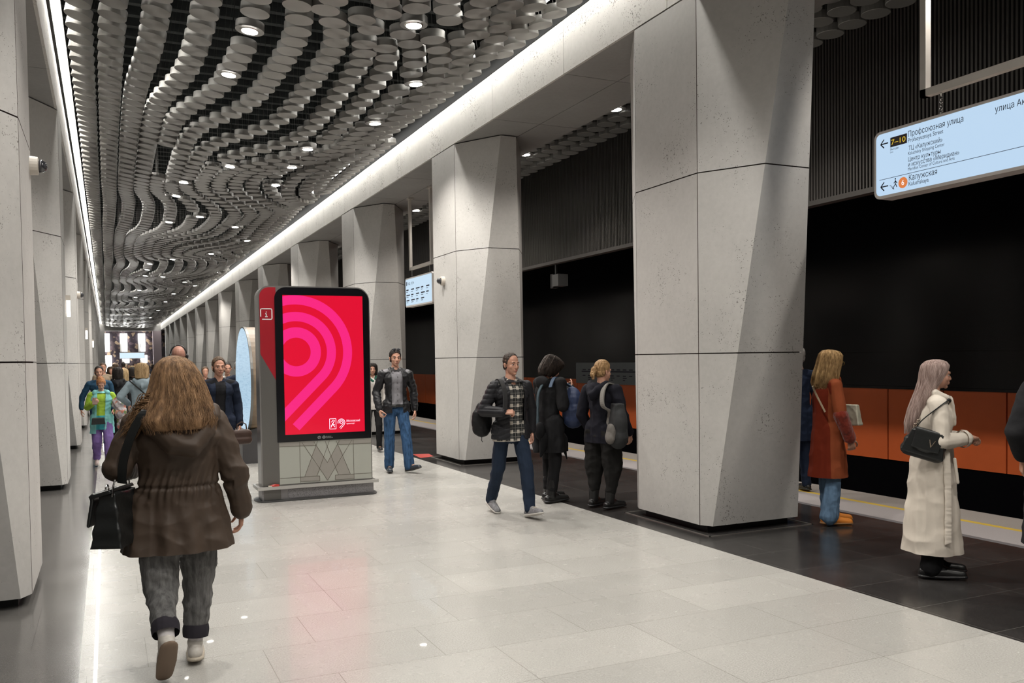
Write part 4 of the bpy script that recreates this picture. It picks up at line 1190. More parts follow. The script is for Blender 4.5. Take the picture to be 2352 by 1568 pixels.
def fold(co, no):
    x, y, z = co[:, 0], co[:, 1], co[:, 2]; a = np.arctan2(y+.02, x-.01)
    torso = (np.abs(x-.02) < .25)
    g = -0.012*np.exp(-((z-.965)/.010)**2)*torso
    pl = .006*np.sin(a*26+6*np.sin(z*9))*np.exp(-((z-.965)/.075)**2)*torso
    lower = .007*np.sin(a*9+2*np.sin(z*7)+z*4)*np.clip((.94-z)/.2, 0, 1)
    return g+pl+lower
k = f.s
jk = f.top('jacket', M_BROWN, hem=.63, r=1.50, arm=1.32, hemr=.325, cuff=.02, disp=fold, wr=(.009, 5, 5, 9), cy=-.01,
      extra=[chain([(-.13, -.085, 1.37), (-.105, -.15, 1.28), (-.02, -.185, 1.195), (.06, -.19, 1.18), (.13, -.155, 1.26), (.175, -.085, 1.35)], [.045, .055, .065, .065, .055, .045]),
             ell((.02, -.13, 1.27), (.155, .08, .10)), chain([(-.10, -.06, 1.385), (0, -.10, 1.37), (.11, -.06, 1.385)], [.035, .035, .035])], flat=.66)
f.legs('trousers', M_GREYJ, bot=.165, r=1.28, knee=1.40, ank=1.2, wr=(.010, 7, 7, 13), cuts=None, extra=[cap((-.04, -.01, .74), (-.05, -.04, .56), .085, .05), cap((.05, .01, .74), (.055, .02, .56), .085, .05)])
for a in 'RL':
    an = f.J['an'+a]; kn = f.J['kn'+a]; d = (kn-an).normalized(); p = an+d*.055
    skin('trouser_cuff', [cap(p, p+d*.028, .068, .070)], cloth('dark_cuff', (0.025, 0.022, 0.028), .9), f.root, .006, 2, [(p-d*.012, -d), (p+d*.055, d)])
    skin('sock', [cap(an, an+d*.09, .038, .042)], cloth('white_sock', (.55, .52, .52), .9), f.root, .006, 1)
M_SNK = simple('white_sneaker', (0.46, 0.43, 0.39), .55, noise_amt=.08, nscale=30)
M_SOLE = simple('brown_sole', (0.16, 0.11, 0.075), .7)
f.shoe('R', M_SNK, simple('cream_sole', (.40, .35, .28), .6), big=1.12, name='sneaker'); f.shoe('L', M_SNK, M_SOLE, big=1.12, name='sneaker')
M_HBR = hair_mat('light_brown_hair', (0.080, 0.043, 0.022), (0.30, 0.175, 0.090), (26, 26, 5))
hair_loft('hair', [(1.64, .0, -.0, .012, .012), (1.628, .0, -.005, .052, .055), (1.60, .003, -.01, .086, .095), (1.55, .006, -.02, .112, .115), (1.48, .012, -.04, .132, .122), (1.42, .010, -.065, .150, .118),
    (1.355, .006, -.10, .172, .110), (1.31, .002, -.13, .182, .105), (1.265, .01, -.145, .160, .09)], M_HBR, f.root, strands=2000, rad=.0017, seed=4, wav=.017, wfreq=1.2, amp=.018, over=(.99, 1.07), ragged=.05, drift=.26)
# loose curls at the left shoulder
m = MB(); rnd = random.Random(5)
for q in range(150):
    x0 = -.10-.05*rnd.random(); z0 = 1.44-.10*rnd.random(); y0 = -.08-.05*rnd.random(); ln = .08+.05*rnd.random(); ph = rnd.random()*6; pts = []
    for i in range(10):
        t = i/9; pts.append((x0-ln*t+.008*sin(ph+t*8), y0+.02*t+.012*cos(ph+t*8), z0-.13*t**1.5-.015*sin(ph+t*6)))
    m.tube(pts, .0026, n=4, cap=False, rs=[.0026*(1-.6*i/9) for i in range(10)])
m.build('hair_curls', M_HBR, f.root, smooth=True)
# handbag on her left side
t = empty('handbag', (0.32-.285, 4.80, .70), rz=radians(-24), label='black leather handbag hanging at the left side of the woman in brown', cat='handbag')
def bagsh(co, no): return .004*np.sin(co[:, 2]*60+co[:, 1]*25)
skin('bag_body', [hexa((.078, .155), (.040, .125), .0, .265)], M_LEATHB, t, .006, 7, (), bagsh)
skin('flap', [boxp((-.030, 0, .262), (.055, .14, .010), Matrix.Rotation(radians(-16), 3, 'Y')), boxp((-.080, 0, .185), (.008, .135, .085), Matrix.Rotation(radians(10), 3, 'Y'))], M_LEATHB, t, .006, 3)
m = MB()
for yy in (-.12, .12): m.tube([(.0, yy+.016*cos(a*pi/6), .29+.02*sin(a*pi/6)) for a in range(13)], .004, n=6, cap=False)
m.tube([(.03, -.13, .25), (.03, -.12, .30), (.03, -.10, .33)], .005, n=6)
m.build('ring', M_CHROME, t)
strap('shoulder_strap', [(.02, .0, .30), (.045, -.03, .42), (.10, -.045, .56), (.155, -.01, .665), (.15, .08, .64)], .042, .007, M_LEATHB, t, up=(1, 0, 0))

# ------------------------------------------------------------------ 2: man in plaid shirt and quilted jacket
M_DOWN = cloth('black_quilted_nylon', (0.012, 0.012, 0.015), .60, .1, .2, 14, spec=.3, sheen=0)
M_NAVYT = cloth('navy_chino', (0.014, 0.024, 0.045), .8, .15, .2, 12)
PL = NT('plaid_cotton'); sp_ = PL.n('ShaderNodeSeparateXYZ'); PL.l(PL.obj(), sp_.inputs[0])
def stripe(sock, per, a, b, off=0.0):
    fr = PL.math('FRACT', PL.math('ADD', PL.math('DIVIDE', sock, per), off)); return PL.math('MULTIPLY', PL.math('GREATER_THAN', fr, a), PL.math('LESS_THAN', fr, b))
hz = PL.math('ADD', stripe(sp_.outputs[2], .088, .0, .60), PL.math('MULTIPLY', stripe(sp_.outputs[2], .088, .70, .76), -.8)); vt = stripe(sp_.outputs[0], .075, .0, .58, .2)
tot = PL.math('ADD', PL.math('MULTIPLY', hz, .5), PL.math('MULTIPLY', vt, .5)); thin = PL.math('ADD', stripe(sp_.outputs[2], .088, .2, .25), stripe(sp_.outputs[0], .075, .2, .26, .2), clamp=True)
PL.base(PL.mix(PL.math('MULTIPLY', thin, .5), PL.ramp(tot, [(.1, (.50, .46, .40)), (.45, (.055, .055, .052)), (.55, (.055, .055, .052)), (.95, (.008, .009, .009))]), (.35, .33, .30)))
PL.rough(.85); M_PLAID = PL.mat
f = Fig((3.72, 8.05), (0.02, -1), 'man in a black quilted jacket over a black and white plaid shirt, walking', 1.66, dict(
    pel=(0, 0, .88), wst=(0, .01, 1.03), chs=(0, .02, 1.22), nck=(0, .01, 1.395), hd=(0, .035, 1.545), hy=10, hp=-2,
    shR=(.175, 0, 1.315), elR=(.285, -.04, 1.075), wrR=(.155, .175, 1.065), hdR=(-.9, .45, .05), pnR=(.1, -.6, -.7), cuR=62,
    shL=(-.175, .01, 1.315), elL=(-.265, -.06, 1.085), wrL=(-.27, -.06, .84), hdL=(0, .1, -1), pnL=(1, 0, 0),
    hpR=(.09, -.01, .86), knR=(.10, -.10, .475), anR=(.085, -.32, .125), toR=(.09, -.19, .038),
    hpL=(-.09, .01, .86), knL=(-.095, .16, .475), anL=(-.085, .24, .095), toL=(-.10, .385, .075)), voxel=.0065)
f.body(brow=(.06, .04, .03))
f.top('shirt', M_PLAID, hem=.765, r=.95, arm=.8, hemr=.165, sleeves=False, wr=(.004, 8, 8, 9), flat=.80,
      extra=[chain([(-.045, .080, 1.30), (-.06, .02, 1.37), (0, -.04, 1.39), (.06, .02, 1.37), (.045, .080, 1.30)], [.014]*5)])
def quilt(co, no):
    x, y, z = co[:, 0], co[:, 1], co[:, 2]; q = (z+.45*np.abs(x-.02)*np.where(np.abs(x) < .17, 1, 0))/.052
    return .0065*(np.abs(np.sin(pi*q))**.6-.6)
f.top('quilted_jacket', M_DOWN, hem=.785, r=1.22, arm=1.12, hemr=.185, disp=quilt, wr=(.003, 9, 9, 12), openf=(-.095, .070, 1.36, .0), flat=.80, voxel=.006,
      extra=[chain([(-.085, .07, 1.355), (-.08, 0, 1.395), (0, -.06, 1.405), (.08, 0, 1.395), (.085, .07, 1.355)], [.020]*5)])
f.legs('trousers', M_NAVYT, bot=.06, r=.93, knee=1.12, ank=1.08)
M_GSH = simple('grey_runner', (0.20, 0.20, 0.21), .6, noise_amt=.35, nscale=45)
for a in 'RL':
    f.shoe(a, M_GSH, simple('pale_sole', (.52, .50, .46), .6), name='running_shoe', lace=simple('cream_lace', (.5, .45, .38), .8), big=1.08)
f.short_hair(hair_mat('dark_cropped_hair', (0.018, 0.013, 0.010), (0.065, 0.048, 0.038), (60, 60, 60)), lift=.003, front=(.040, .064), nz=(.95, -.31), low=-.045)
t = empty('backpack', (3.72-.255, 8.05+.15, .80), rz=radians(12), label='black backpack hanging behind the elbow of the man in plaid', cat='backpack')
skin('bag_body', [ell((0, 0, .17), (.115, .085, .155)), ell((-.005, 0, .09), (.10, .085, .09)), ell((0, .0, .27), (.07, .06, .09))], cloth('black_nylon', (.010, .010, .011), .6, .1, .3, 10), t, .007, 3, wr=(.006, 10, 10, 8))
strap('shoulder_strap', onto(f, t, [(.20, -.12, 1.12), (.15, -.11, 1.30), (.125, -.0, 1.392), (.125, .11, 1.32), (.135, .165, 1.20), (.15, .18, 1.09)]), .05, .010, simple('black_webbing', (.016, .016, .017), .8), t, up=(1, 0, 0))
m = MB(); m.tube([(-.03, -.04, .01), (-.04, -.05, -.03), (-.03, -.05, -.045)], .004, n=5); m.build('pull_cord', M_LEATHB, t)

# ------------------------------------------------------------------ 3: person in a long black coat looking down
M_BLK = cloth('black_wool', (0.009, 0.009, 0.010), .85, .15, .3, 10)
M_BOOT = simple('black_boot_leather', (0.010, 0.010, 0.010), .35, spec=.5)
f = Fig((4.45, 8.62), (.96, .28), 'person with curly dark hair in a long black coat and boots, looking down', 1.70, dict(
    pel=(0, 0, .88), wst=(0, -.01, 1.03), chs=(0, .0, 1.20), nck=(0, .02, 1.37), hd=(0, .085, 1.50), hy=-6, hp=-32,
    shR=(.175, .02, 1.32), elR=(.235, .0, 1.06), wrR=(.13, .20, 1.23), hdR=(-.35, .75, .55), pnR=(-.5, -.3, .6), cuR=50,
    shL=(-.175, .02, 1.32), elL=(-.22, .10, 1.08), wrL=(-.06, .27, 1.22), hdL=(.35, .75, .55), pnL=(.5, -.3, .6), cuL=50,
    hpR=(.09, 0, .86), knR=(.10, .0, .48), anR=(.10, -.07, .09), toR=(.12, .09, .036), hpL=(-.09, 0, .86), knL=(-.09, .08, .48), anL=(-.09, .07, .09), toL=(-.08, .23, .036)), voxel=.0075)
f.body(brow=(.03, .02, .015))
f.top('long_coat', M_BLK, hem=.56, r=1.06, arm=1.10, hemr=.195, cuff=-.04, wr=(.012, 6, 6, 5), disp=lambda co, no: .010*np.sin(np.arctan2(co[:, 1], co[:, 0])*8+co[:, 2]*3)*np.clip((.95-co[:, 2])/.3, 0, 1),
      extra=[cap((-.05, -.08, .75), (-.03, -.13, .56), .10, .07), cap((.08, .10, .70), (.09, .15, .50), .08, .04), ell((0, -.09, 1.33), (.10, .05, .07))], cuts=())
skin('coat_tail', [cap((.10, .10, .72), (.11, .17, .47), .085, .012, flat=((.5, .5, 0), .5)), cap((.06, -.12, .70), (.08, -.20, .53), .085, .02, flat=((1, 0, 0), .5))], M_BLK, f.root, .008, 3)
f.legs('trousers', M_BLK, bot=.12, r=.95, knee=1.1, ank=1.1)
for a in 'RL': f.shoe(a, M_BOOT, M_BLACKP, boot=.17, big=1.15, name='boot', lace=simple('grey_lace', (.10, .10, .10), .8))
M_HDK = hair_mat('dark_curly_hair', (0.008, 0.006, 0.005), (0.045, 0.030, 0.023), (20, 20, 14))
hair_loft('hair', [(.118, 0, -.02, .02, .03), (.105, 0, -.02, .062, .08), (.07, 0, -.022, .088, .105), (.02, 0, -.032, .096, .102), (-.05, 0, -.046, .098, .092), (-.10, 0, -.055, .092, .082), (-.15, 0, -.06, .075, .065)], M_HDK, f.root, M=f.HM, strands=1100, rad=.0016, seed=9, wav=.022, wfreq=2.2, amp=.032, over=(.98, 1.12), ragged=.04, drift=.5)
t = empty('blue_rucksack', (4.45+.22, 8.62-.17, .84), rz=radians(-75), label='dark blue rucksack carried in front by the person in the long black coat', cat='backpack')
skin('bag_body', [ell((0, 0, .17), (.14, .12, .19)), ell((0, -.01, .27), (.12, .10, .17)), ell((0, 0, .10), (.13, .115, .12))], cloth('navy_nylon', (.022, .035, .085), .55, .2, .3, 8, spec=.4), t, .0075, 3, wr=(.008, 8, 8, 9))
strap('shoulder_strap', onto(f, t, [(.14, -.10, 1.28), (.13, -.06, 1.345), (.12, .0, 1.385), (.13, .09, 1.34)])+[V3((0, 0, .42)), V3((0, 0, .36))], .045, .010, simple('light_blue_webbing', (.06, .09, .14), .8), t, up=(1, 0, 0))
t = empty('teal_strap_bag', (4.45-.17, 8.62-.10, .80), rz=radians(10), label='bag with a teal strap on the back of the person in the long black coat', cat='bag')
strap('shoulder_strap', onto(f, t, [(.02, -.185, .86), (.02, -.185, 1.05), (.02, -.165, 1.22), (.05, -.10, 1.35)]), .035, .01, simple('teal_webbing', (.035, .06, .075), .8), t, up=(0, 1, 0))
skin('bag_body', [ell((.01, .0, .0), (.06, .05, .10))], M_BLK, t, .008, 2)

# ------------------------------------------------------------------ 4: person with ponytail in black hoodie
M_HOOD = cloth('navy_black_hoodie', (0.008, 0.008, 0.013), .9, .15, .3, 9)
M_BLKT = cloth('black_baggy_cotton', (0.011, 0.0105, 0.010), .9, .2, .35, 9)
f = Fig((4.74, 7.95), (.93, .36), 'person with a blond ponytail in a black hoodie and baggy black trousers, seen from behind', 1.60, dict(
    pel=(0, 0, .84), wst=(0, 0, .98), chs=(0, 0, 1.15), nck=(0, .0, 1.305), hd=(0, .03, 1.455), hy=-16, hp=-4,
    shR=(.19, 0, 1.25), elR=(.27, .0, 1.0), wrR=(.285, .10, .80), hdR=(-.1, .3, -1), pnR=(-1, 0, 0),
    shL=(-.19, 0, 1.25), elL=(-.26, -.02, .99), wrL=(-.22, .10, .78), hdL=(0, .2, -1), pnL=(1, 0, 0),
    hpR=(.10, 0, .82), knR=(.12, .02, .46), anR=(.115, -.03, .09), toR=(.135, .13, .036), hpL=(-.10, 0, .82), knL=(-.12, .02, .46), anL=(-.105, -.02, .09), toL=(-.115, .14, .036)), voxel=.0075)
f.body(brow=(.12, .08, .05))
f.top('hooded_top', M_HOOD, hem=.70, r=1.12, arm=1.15, hemr=.185, wr=(.010, 6, 6, 8), extra=[chain([(-.10, -.06, 1.32), (-.06, -.13, 1.26), (0, -.155, 1.20), (.06, -.13, 1.26), (.10, -.06, 1.32)], [.035, .045, .055, .045, .035]), ell((0, -.09, 1.26), (.10, .06, .08))])
f.legs('baggy_trousers', M_BLKT, bot=.16, r=1.32, knee=1.75, ank=1.05, wr=(.012, 6, 6, 8))
for a in 'RL': f.shoe(a, M_BOOT, M_BLACKP, boot=.10, big=1.15, name='boot')
M_HBL = hair_mat('dark_blond_hair', (0.13, 0.070, 0.030), (0.40, 0.25, 0.12), (50, 50, 10))
f.short_hair(M_HBL, lift=.012, front=(.048, .055), nz=(.85, -.5), low=-.06, wr=(.004, 50, 20, 20))
bun = f.HM @ V3((0, -.125, .005))
skin('hair_bun', xf([ell((0, -.128, .0), (.040, .035, .042)), chain([(0, -.13, -.01), (.01, -.155, -.055), (.02, -.15, -.10)], [.032, .028, .012]), ell((-.03, -.13, -.035), (.025, .02, .035))], f.HM), M_HBL, f.root, .005, 1, wr=(.008, 40, 40, 40))
m = MB(); m.tube([f.HM @ V3((.022*cos(a*pi/6), -.106, .008+.022*sin(a*pi/6))) for a in range(13)], .006, n=5, cap=False); m.build('hair_band', M_BLACKP, f.root)
t = empty('grey_backpack', (4.74+.03, 7.95-.27, .67), rz=f.root.rotation_euler[2]-radians(35), label='grey and black backpack on one shoulder of the person with the ponytail', cat='backpack')
skin('bag_body', [ell((0, 0, .22), (.14, .095, .23)), ell((0, 0, .11), (.145, .10, .13)), hexa((.115, .075), (.075, .05), .10, .45)], cloth('charcoal_canvas', (.030, .031, .032), .8, .2, .35, 9), t, .007, 8, wr=(.006, 9, 9, 8))
skin('front_pocket', [ell((.035, -.085, .15), (.095, .045, .10)), ell((.04, -.10, .11), (.09, .045, .075))], cloth('grey_canvas', (.13, .12, .11), .85, .2, .35, 12), t, .006, 3, wr=(.006, 10, 10, 12))
strap('shoulder_strap', [V3((-.11, -.08, .06)), V3((-.115, -.085, .22)), V3((-.08, -.06, .36))]+onto(f, t, [(.165, -.195, 1.10), (.14, -.165, 1.23), (.12, -.07, 1.325), (.12, .05, 1.31)]), .062, .014, simple('grey_webbing', (.17, .16, .145), .85), t, up=(1, .3, 0))
strap('side_strap', [(-.09, -.02, .34), (-.125, -.03, .20), (-.10, -.03, .02)], .03, .008, simple('grey_webbing', (.17, .16, .145), .85), t, up=(0, 1, 0))

# ------------------------------------------------------------------ 5: woman in the rust coat
M_RUST = cloth('rust_wool', (0.30, 0.072, 0.026), .9, .10, .2, 10, sheen=.4)
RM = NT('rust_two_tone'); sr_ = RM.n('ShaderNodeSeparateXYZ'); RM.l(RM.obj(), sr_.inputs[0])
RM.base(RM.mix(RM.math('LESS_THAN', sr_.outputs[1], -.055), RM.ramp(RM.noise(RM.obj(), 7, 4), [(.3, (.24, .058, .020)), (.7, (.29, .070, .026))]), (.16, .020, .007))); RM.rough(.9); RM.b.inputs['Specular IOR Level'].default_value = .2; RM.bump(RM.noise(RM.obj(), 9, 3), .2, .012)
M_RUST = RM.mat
M_RUSTK = cloth('dark_rust_knit', (0.20, 0.022, 0.008), .95, .2, .5, 40, sheen=.4)
M_LBJ = cloth('light_blue_denim', (0.13, 0.215, 0.33), .9, .25, .3, 12, (5, 5, 1.5), weave=.4)
f = Fig((6.12, 6.15), (.93, -.34), 'woman with curly blond hair in a rust coat and flared blue jeans', 1.66, dict(
    pel=(0, 0, .88), wst=(0, 0, 1.03), chs=(0, .0, 1.21), nck=(0, .0, 1.37), hd=(0, .035, 1.525), hy=12, hp=-6,
    shR=(.165, 0, 1.31), elR=(.225, .02, 1.04), wrR=(.20, .12, .82), hdR=(-.1, .25, -1), pnR=(-1, .1, 0), cuR=35,
    shL=(-.165, 0, 1.31), elL=(-.22, .05, 1.05), wrL=(-.10, .22, 1.02), hdL=(.6, .6, 0), pnL=(.5, -.6, 0), cuL=50,
    anR=(.085, -.03, .09), toR=(.10, .12, .036), anL=(-.08, .06, .09), toL=(-.085, .21, .036), hpR=(.08, 0, .86), hpL=(-.08, 0, .86)), voxel=.0075, female=True)
f.body()
f.top('coat', M_RUST, hem=.455, r=1.02, arm=1.05, hemr=.20, wr=(.006, 6, 6, 6), flat=.96, extra=[cap((0, .11, 1.36), (0, .135, 1.15), .035, .03, flat=((0, 1, 0), .5)), chain([(-.06, .06, 1.37), (0, -.07, 1.38), (.06, .06, 1.37)], [.03]*3)])
d = (f.J['wrR']-f.J['elR']).normalized(); skin('knitted_sleeve', [cap(f.J['elR']+d*.0, f.J['wrR']-d*.015, .066, .054), cap(f.J['wrR']-d*.05, f.J['wrR']-d*.01, .058, .056)], M_RUSTK, f.root, .007, 2, wr=(.004, 30, 30, 10))
f.legs('flared_jeans', M_LBJ, bot=.03, r=1.0, knee=1.05, ank=1.62)
for a in 'RL': f.shoe(a, simple('orange_suede', (.62, .20, .02), .7), simple('tan_sole', (.25, .12, .04), .7), name='shoe', big=1.05)
M_HCB = hair_mat('golden_blond_hair', (0.20, 0.115, 0.045), (0.55, 0.36, 0.17), (24, 24, 9))
hair_loft('hair', [(.125, 0, -.01, .02, .03), (.112, 0, -.01, .070, .085), (.075, 0, -.012, .10, .115), (.0, 0, -.022, .112, .118), (-.08, 0, -.04, .118, .115), (-.16, 0, -.055, .125, .115), (-.23, 0, -.06, .125, .105), (-.27, 0, -.06, .10, .085)],
    M_HCB, f.root, M=f.HM, strands=1300, rad=.0016, seed=12, wav=.024, wfreq=2.0, amp=.028, over=(.98, 1.10), ragged=.05, drift=.35)
m = MB(); c = f.HM @ V3((.0, .105, -.004))
for sx in (.032, -.032): m.tube([f.HM @ V3((sx+.024*cos(a*pi/8), .118, -.004+.020*sin(a*pi/8))) for a in range(17)], .0028, n=5, cap=False)
m.tube([f.HM @ V3((.056, .118, 0)), f.HM @ V3((.085, .06, 0))], .0028, n=5)
m.build('glasses', simple('gold_frame', (.5, .35, .12), .3, metal=.8), f.root)
t = empty('cream_bag', (6.12+.235, 6.15-.05, .93), rz=radians(-70), label='small cream bag held in front of the woman in the rust coat', cat='bag')
skin('bag_body', [hexa((.10, .05), (.07, .03), .0, .19)], cloth('cream_leather', (.46, .44, .35), .6, .1, .25, 9), t, .006, 3, wr=(.006, 9, 9, 8))
strap('shoulder_strap', [(-.12, -.52, .38), (-.11, -.47, .30), (-.06, -.40, .14)], .016, .008, simple('beige_strap', (.42, .33, .22), .6), t, up=(0, 0, 1))

# ------------------------------------------------------------------ 6: woman in the cream trench coat
M_CREAM = cloth('cream_gabardine', (0.64, 0.575, 0.495), .75, .05, .18, 9, spec=.3)
f = Fig((5.33, 4.36), (.80, -.60), 'woman with long ash blond hair in a long cream trench coat holding her hands together', 1.575, dict(
    pel=(0, 0, .83), wst=(0, 0, .97), chs=(0, .0, 1.14), nck=(0, .0, 1.29), hd=(0, .035, 1.445), hy=7, hp=-2,
    shR=(.165, 0, 1.235), elR=(.225, .0, .985), wrR=(.085, .215, 1.00), hdR=(-.75, .65, .0), pnR=(.1, -.3, -.6), cuR=45,
    shL=(-.165, 0, 1.235), elL=(-.215, .03, .985), wrL=(-.055, .235, .985), hdL=(.75, .55, .1), pnL=(-.1, -.3, -.6), cuL=45,
    hpR=(.08, 0, .81), hpL=(-.08, 0, .81), knR=(.085, .01, .45), knL=(-.085, .03, .45), anR=(.085, -.03, .085), toR=(.10, .13, .036), anL=(-.08, .02, .085), toL=(-.09, .18, .036)), voxel=.0065, female=True)
f.body(brow=(.12, .08, .06))
f.top('trench_coat', M_CREAM, hem=.185, r=1.06, arm=1.08, hemr=.235, cuff=.035, wr=(.009, 5, 5, 6), flat=.95, disp=lambda co, no: .007*np.sin(np.arctan2(co[:, 1], co[:, 0])*7+co[:, 2]*2)*np.clip((.9-co[:, 2])/.4, 0, 1),
      extra=[chain([(-.06, .075, 1.28), (-.075, 0, 1.315), (0, -.075, 1.32), (.075, 0, 1.315), (.06, .075, 1.28)], [.028]*5), cap((.03, .115, 1.26), (.045, .135, 1.10), .04, .02, flat=((0, 1, 0), .4)), cap((-.03, .115, 1.26), (-.045, .135, 1.10), .04, .02, flat=((0, 1, 0), .4))])
for a in 'R':
    d = (f.J['wrR']-f.J['elR']).normalized(); p = f.J['wrR']-d*.055
    skin('cuff_strap', [cap(p, p+d*.008, .064, .064)], M_CREAM, f.root, .006, 1, [(p-d*.010, -d), (p+d*.018, d)])
skin('belt_tail', [chain([(.185, .045, .90), (.212, .05, .60), (.228, .045, .27)], [.024]*3, flat=((1, 0, 0), .32))], M_CREAM, f.root, .005, 1, [((0, 0, .265), (0, .4, -1))], wr=(.003, 5, 5, 30))
skin('pocket_flap', [chain([(.175, .10, .86), (.192, .115, .70)], [.012, .012], flat=((1, 0, 0), .6))], M_CREAM, f.root, .005, 1)
f.legs('trousers', M_BLK, bot=.06, r=.9, knee=1.2, ank=1.45)
for a in 'RL': f.shoe(a, M_BOOT, M_BLACKP, name='shoe', big=1.15)
M_HAB = hair_mat('ash_blond_hair', (0.20, 0.135, 0.115), (0.50, 0.38, 0.34), (40, 40, 2.5))
hair_loft('hair', [(.122, 0, -.015, .02, .02), (.108, 0, -.018, .062, .075), (.075, 0, -.022, .090, .102), (.02, 0, -.036, .098, .100), (-.06, 0, -.062, .094, .082), (-.16, 0, -.108, .090, .066), (-.28, 0, -.160, .088, .056), (-.40, 0, -.20, .075, .045), (-.47, 0, -.215, .045, .03)],
    M_HAB, f.root, M=f.HM, strands=520, rad=.0022, seed=21, wav=.007, wfreq=1.1, amp=.008, over=(1.0, 1.07), ragged=.06, drift=.16)
t = empty('shoulder_bag', (5.33-.215, 4.36-.075, .86), rz=radians(-52), label='black leather bag with a metal letter under the arm of the woman in cream', cat='handbag'); t.rotation_euler[1] = radians(16)
skin('bag_body', [chain([(-.095, 0, .055), (.095, 0, .055)], [.052, .052], flat=((0, 1, 0), .85)), chain([(-.095, 0, .11), (.095, 0, .11)], [.045, .045], flat=((0, 1, 0), .9)), chain([(-.075, 0, .175), (.075, 0, .175)], [.035, .035]), hexa((.142, .045), (.105, .034), .03, .195)], M_LEATHB, t, .0055, 7)
skin('flap', [boxp((.01, -.046, .14), (.090, .009, .065), Matrix.Rotation(radians(-6), 3, 'X')), boxp((0, -.01, .205), (.085, .035, .012)), ell((.01, -.050, .085), (.07, .009, .03))], M_LEATHB, t, .0055, 6)
m = MB()
for a, b in (((.022, -.058, .155), (.040, -.058, .105)), ((.058, -.058, .155), (.040, -.058, .105))): m.tube([a, b], .0035, n=6)
m.build('letter_clasp', simple('pale_gold', (.6, .5, .4), .25, metal=.9), t)
strap('shoulder_strap', [(-.085, .0, .20), (-.06, -.012, .27), (.0, -.012, .365), (.045, .02, .43), (.065, .08, .44), (.06, .15, .38)], .030, .007, M_LEATHB, t, up=(0, 1, 0))
m = MB()
for q in range(5):
    c = V3((-.10+.012*q*.5, -.005, .205+.016*q)); m.tube([c+V3((.010*cos(a*pi/5)*(q % 2), .010*cos(a*pi/5)*(1-q % 2), .012*sin(a*pi/5))) for a in range(11)], .003, n=5, cap=False)
m.build('chain_link', simple('pale_gold', (.6, .5, .4), .25, metal=.9), t)

# ------------------------------------------------------------------ 7: man in the leather jacket
M_LJ = simple('worn_black_leather', (0.015, 0.015, 0.017), .42, bump=.15, bscale=22, noise_amt=.4, nscale=8, spec=.3)
M_BJ = cloth('blue_denim', (0.030, 0.072, 0.150), .9, .45, .3, 12, (5, 5, 1.3), weave=.4)
f = Fig((3.74, 12.0), (-.06, -1), 'man in a black leather jacket and blue jeans with sunglasses on his head, walking', 1.76, dict(
    hy=0, hp=-2, elR=(.275, -.03, 1.14), wrR=(.265, .09, .90), hdR=(-.25, .35, -1), cuR=40, elL=(-.275, -.05, 1.14), wrL=(-.275, .0, .88), shR=(.19, 0, 1.40), shL=(-.19, 0, 1.40),
    knR=(.105, .02, .50), anR=(.11, -.02, .09), toR=(.13, .12, .036), hpL=(-.09, 0, .93), knL=(-.11, .14, .50), anL=(-.13, .20, .10), toL=(-.21, .325, .085)), voxel=.008)
f.body(brow=(.02, .015, .012))
f.top('shirt', cloth('grey_shirt', (.20, .195, .21), .85, .1, .2), hem=.93, r=.92, sleeves=False, hemr=.135, wr=(.004, 8, 8, 9), extra=[chain([(-.055, .075, 1.42), (0, -.04, 1.48), (.055, .075, 1.42)], [.018]*3)])
m = MB()
for q in range(5): m.tube([V3((.0, .128-.004*q, 1.36-.085*q)), V3((.0, .136-.004*q, 1.36-.085*q))], .007, n=8)
m.build('button', simple('dark_button', (.03, .03, .03), .4), f.root)
f.top('leather_jacket', M_LJ, hem=.85, r=1.10, arm=1.06, hemr=.17, wr=(.010, 9, 9, 14), openf=(-.075, .085, 1.44, .0), flat=.80, extra=[chain([(-.085, .075, 1.40), (-.085, .0, 1.475), (0, -.055, 1.49), (.085, .0, 1.475), (.085, .075, 1.40)], [.022]*5)])
f.legs('jeans', M_BJ, bot=.05, r=1.0, knee=1.12, ank=1.25)
m = MB(); m.tube([V3((.158*cos(a*pi/12), .118*sin(a*pi/12), .955)) for a in range(25)], .018, n=6, cap=False); m.build('belt', M_LEATHB, f.root)
m = MB(); m.extrude(rrect(-.03, .03, .935, .975, .008), 'y', .132, .140); m.build('belt_buckle', M_CHROME, f.root)
for a in 'RL': f.shoe(a, simple('dark_blue_leather', (.020, .026, .034), .4), M_BLACKP, name='shoe')
f.short_hair(hair_mat('dark_short_hair', (0.010, 0.008, 0.007), (0.035, 0.028, 0.024), (60, 60, 60)), lift=.010, front=(.05, .045), nz=(.8, -.6), low=-.05)
m = MB()
for sx in (.034, -.034): m.add(*ell(f.HM @ V3((sx, .055, .118)), (.026, .010, .018), None, 12, 8))
m.tube([f.HM @ V3((-.06, .05, .118)), f.HM @ V3((.06, .05, .118))], .003, n=5)
for sx in (.07, -.07): m.tube([f.HM @ V3((sx*.85, .05, .118)), f.HM @ V3((sx*1.15, -.04, .06))], .003, n=5)
m.build('sunglasses', simple('sunglass_lens', (.03, .03, .035), .1, spec=.8), f.root, smooth=True)

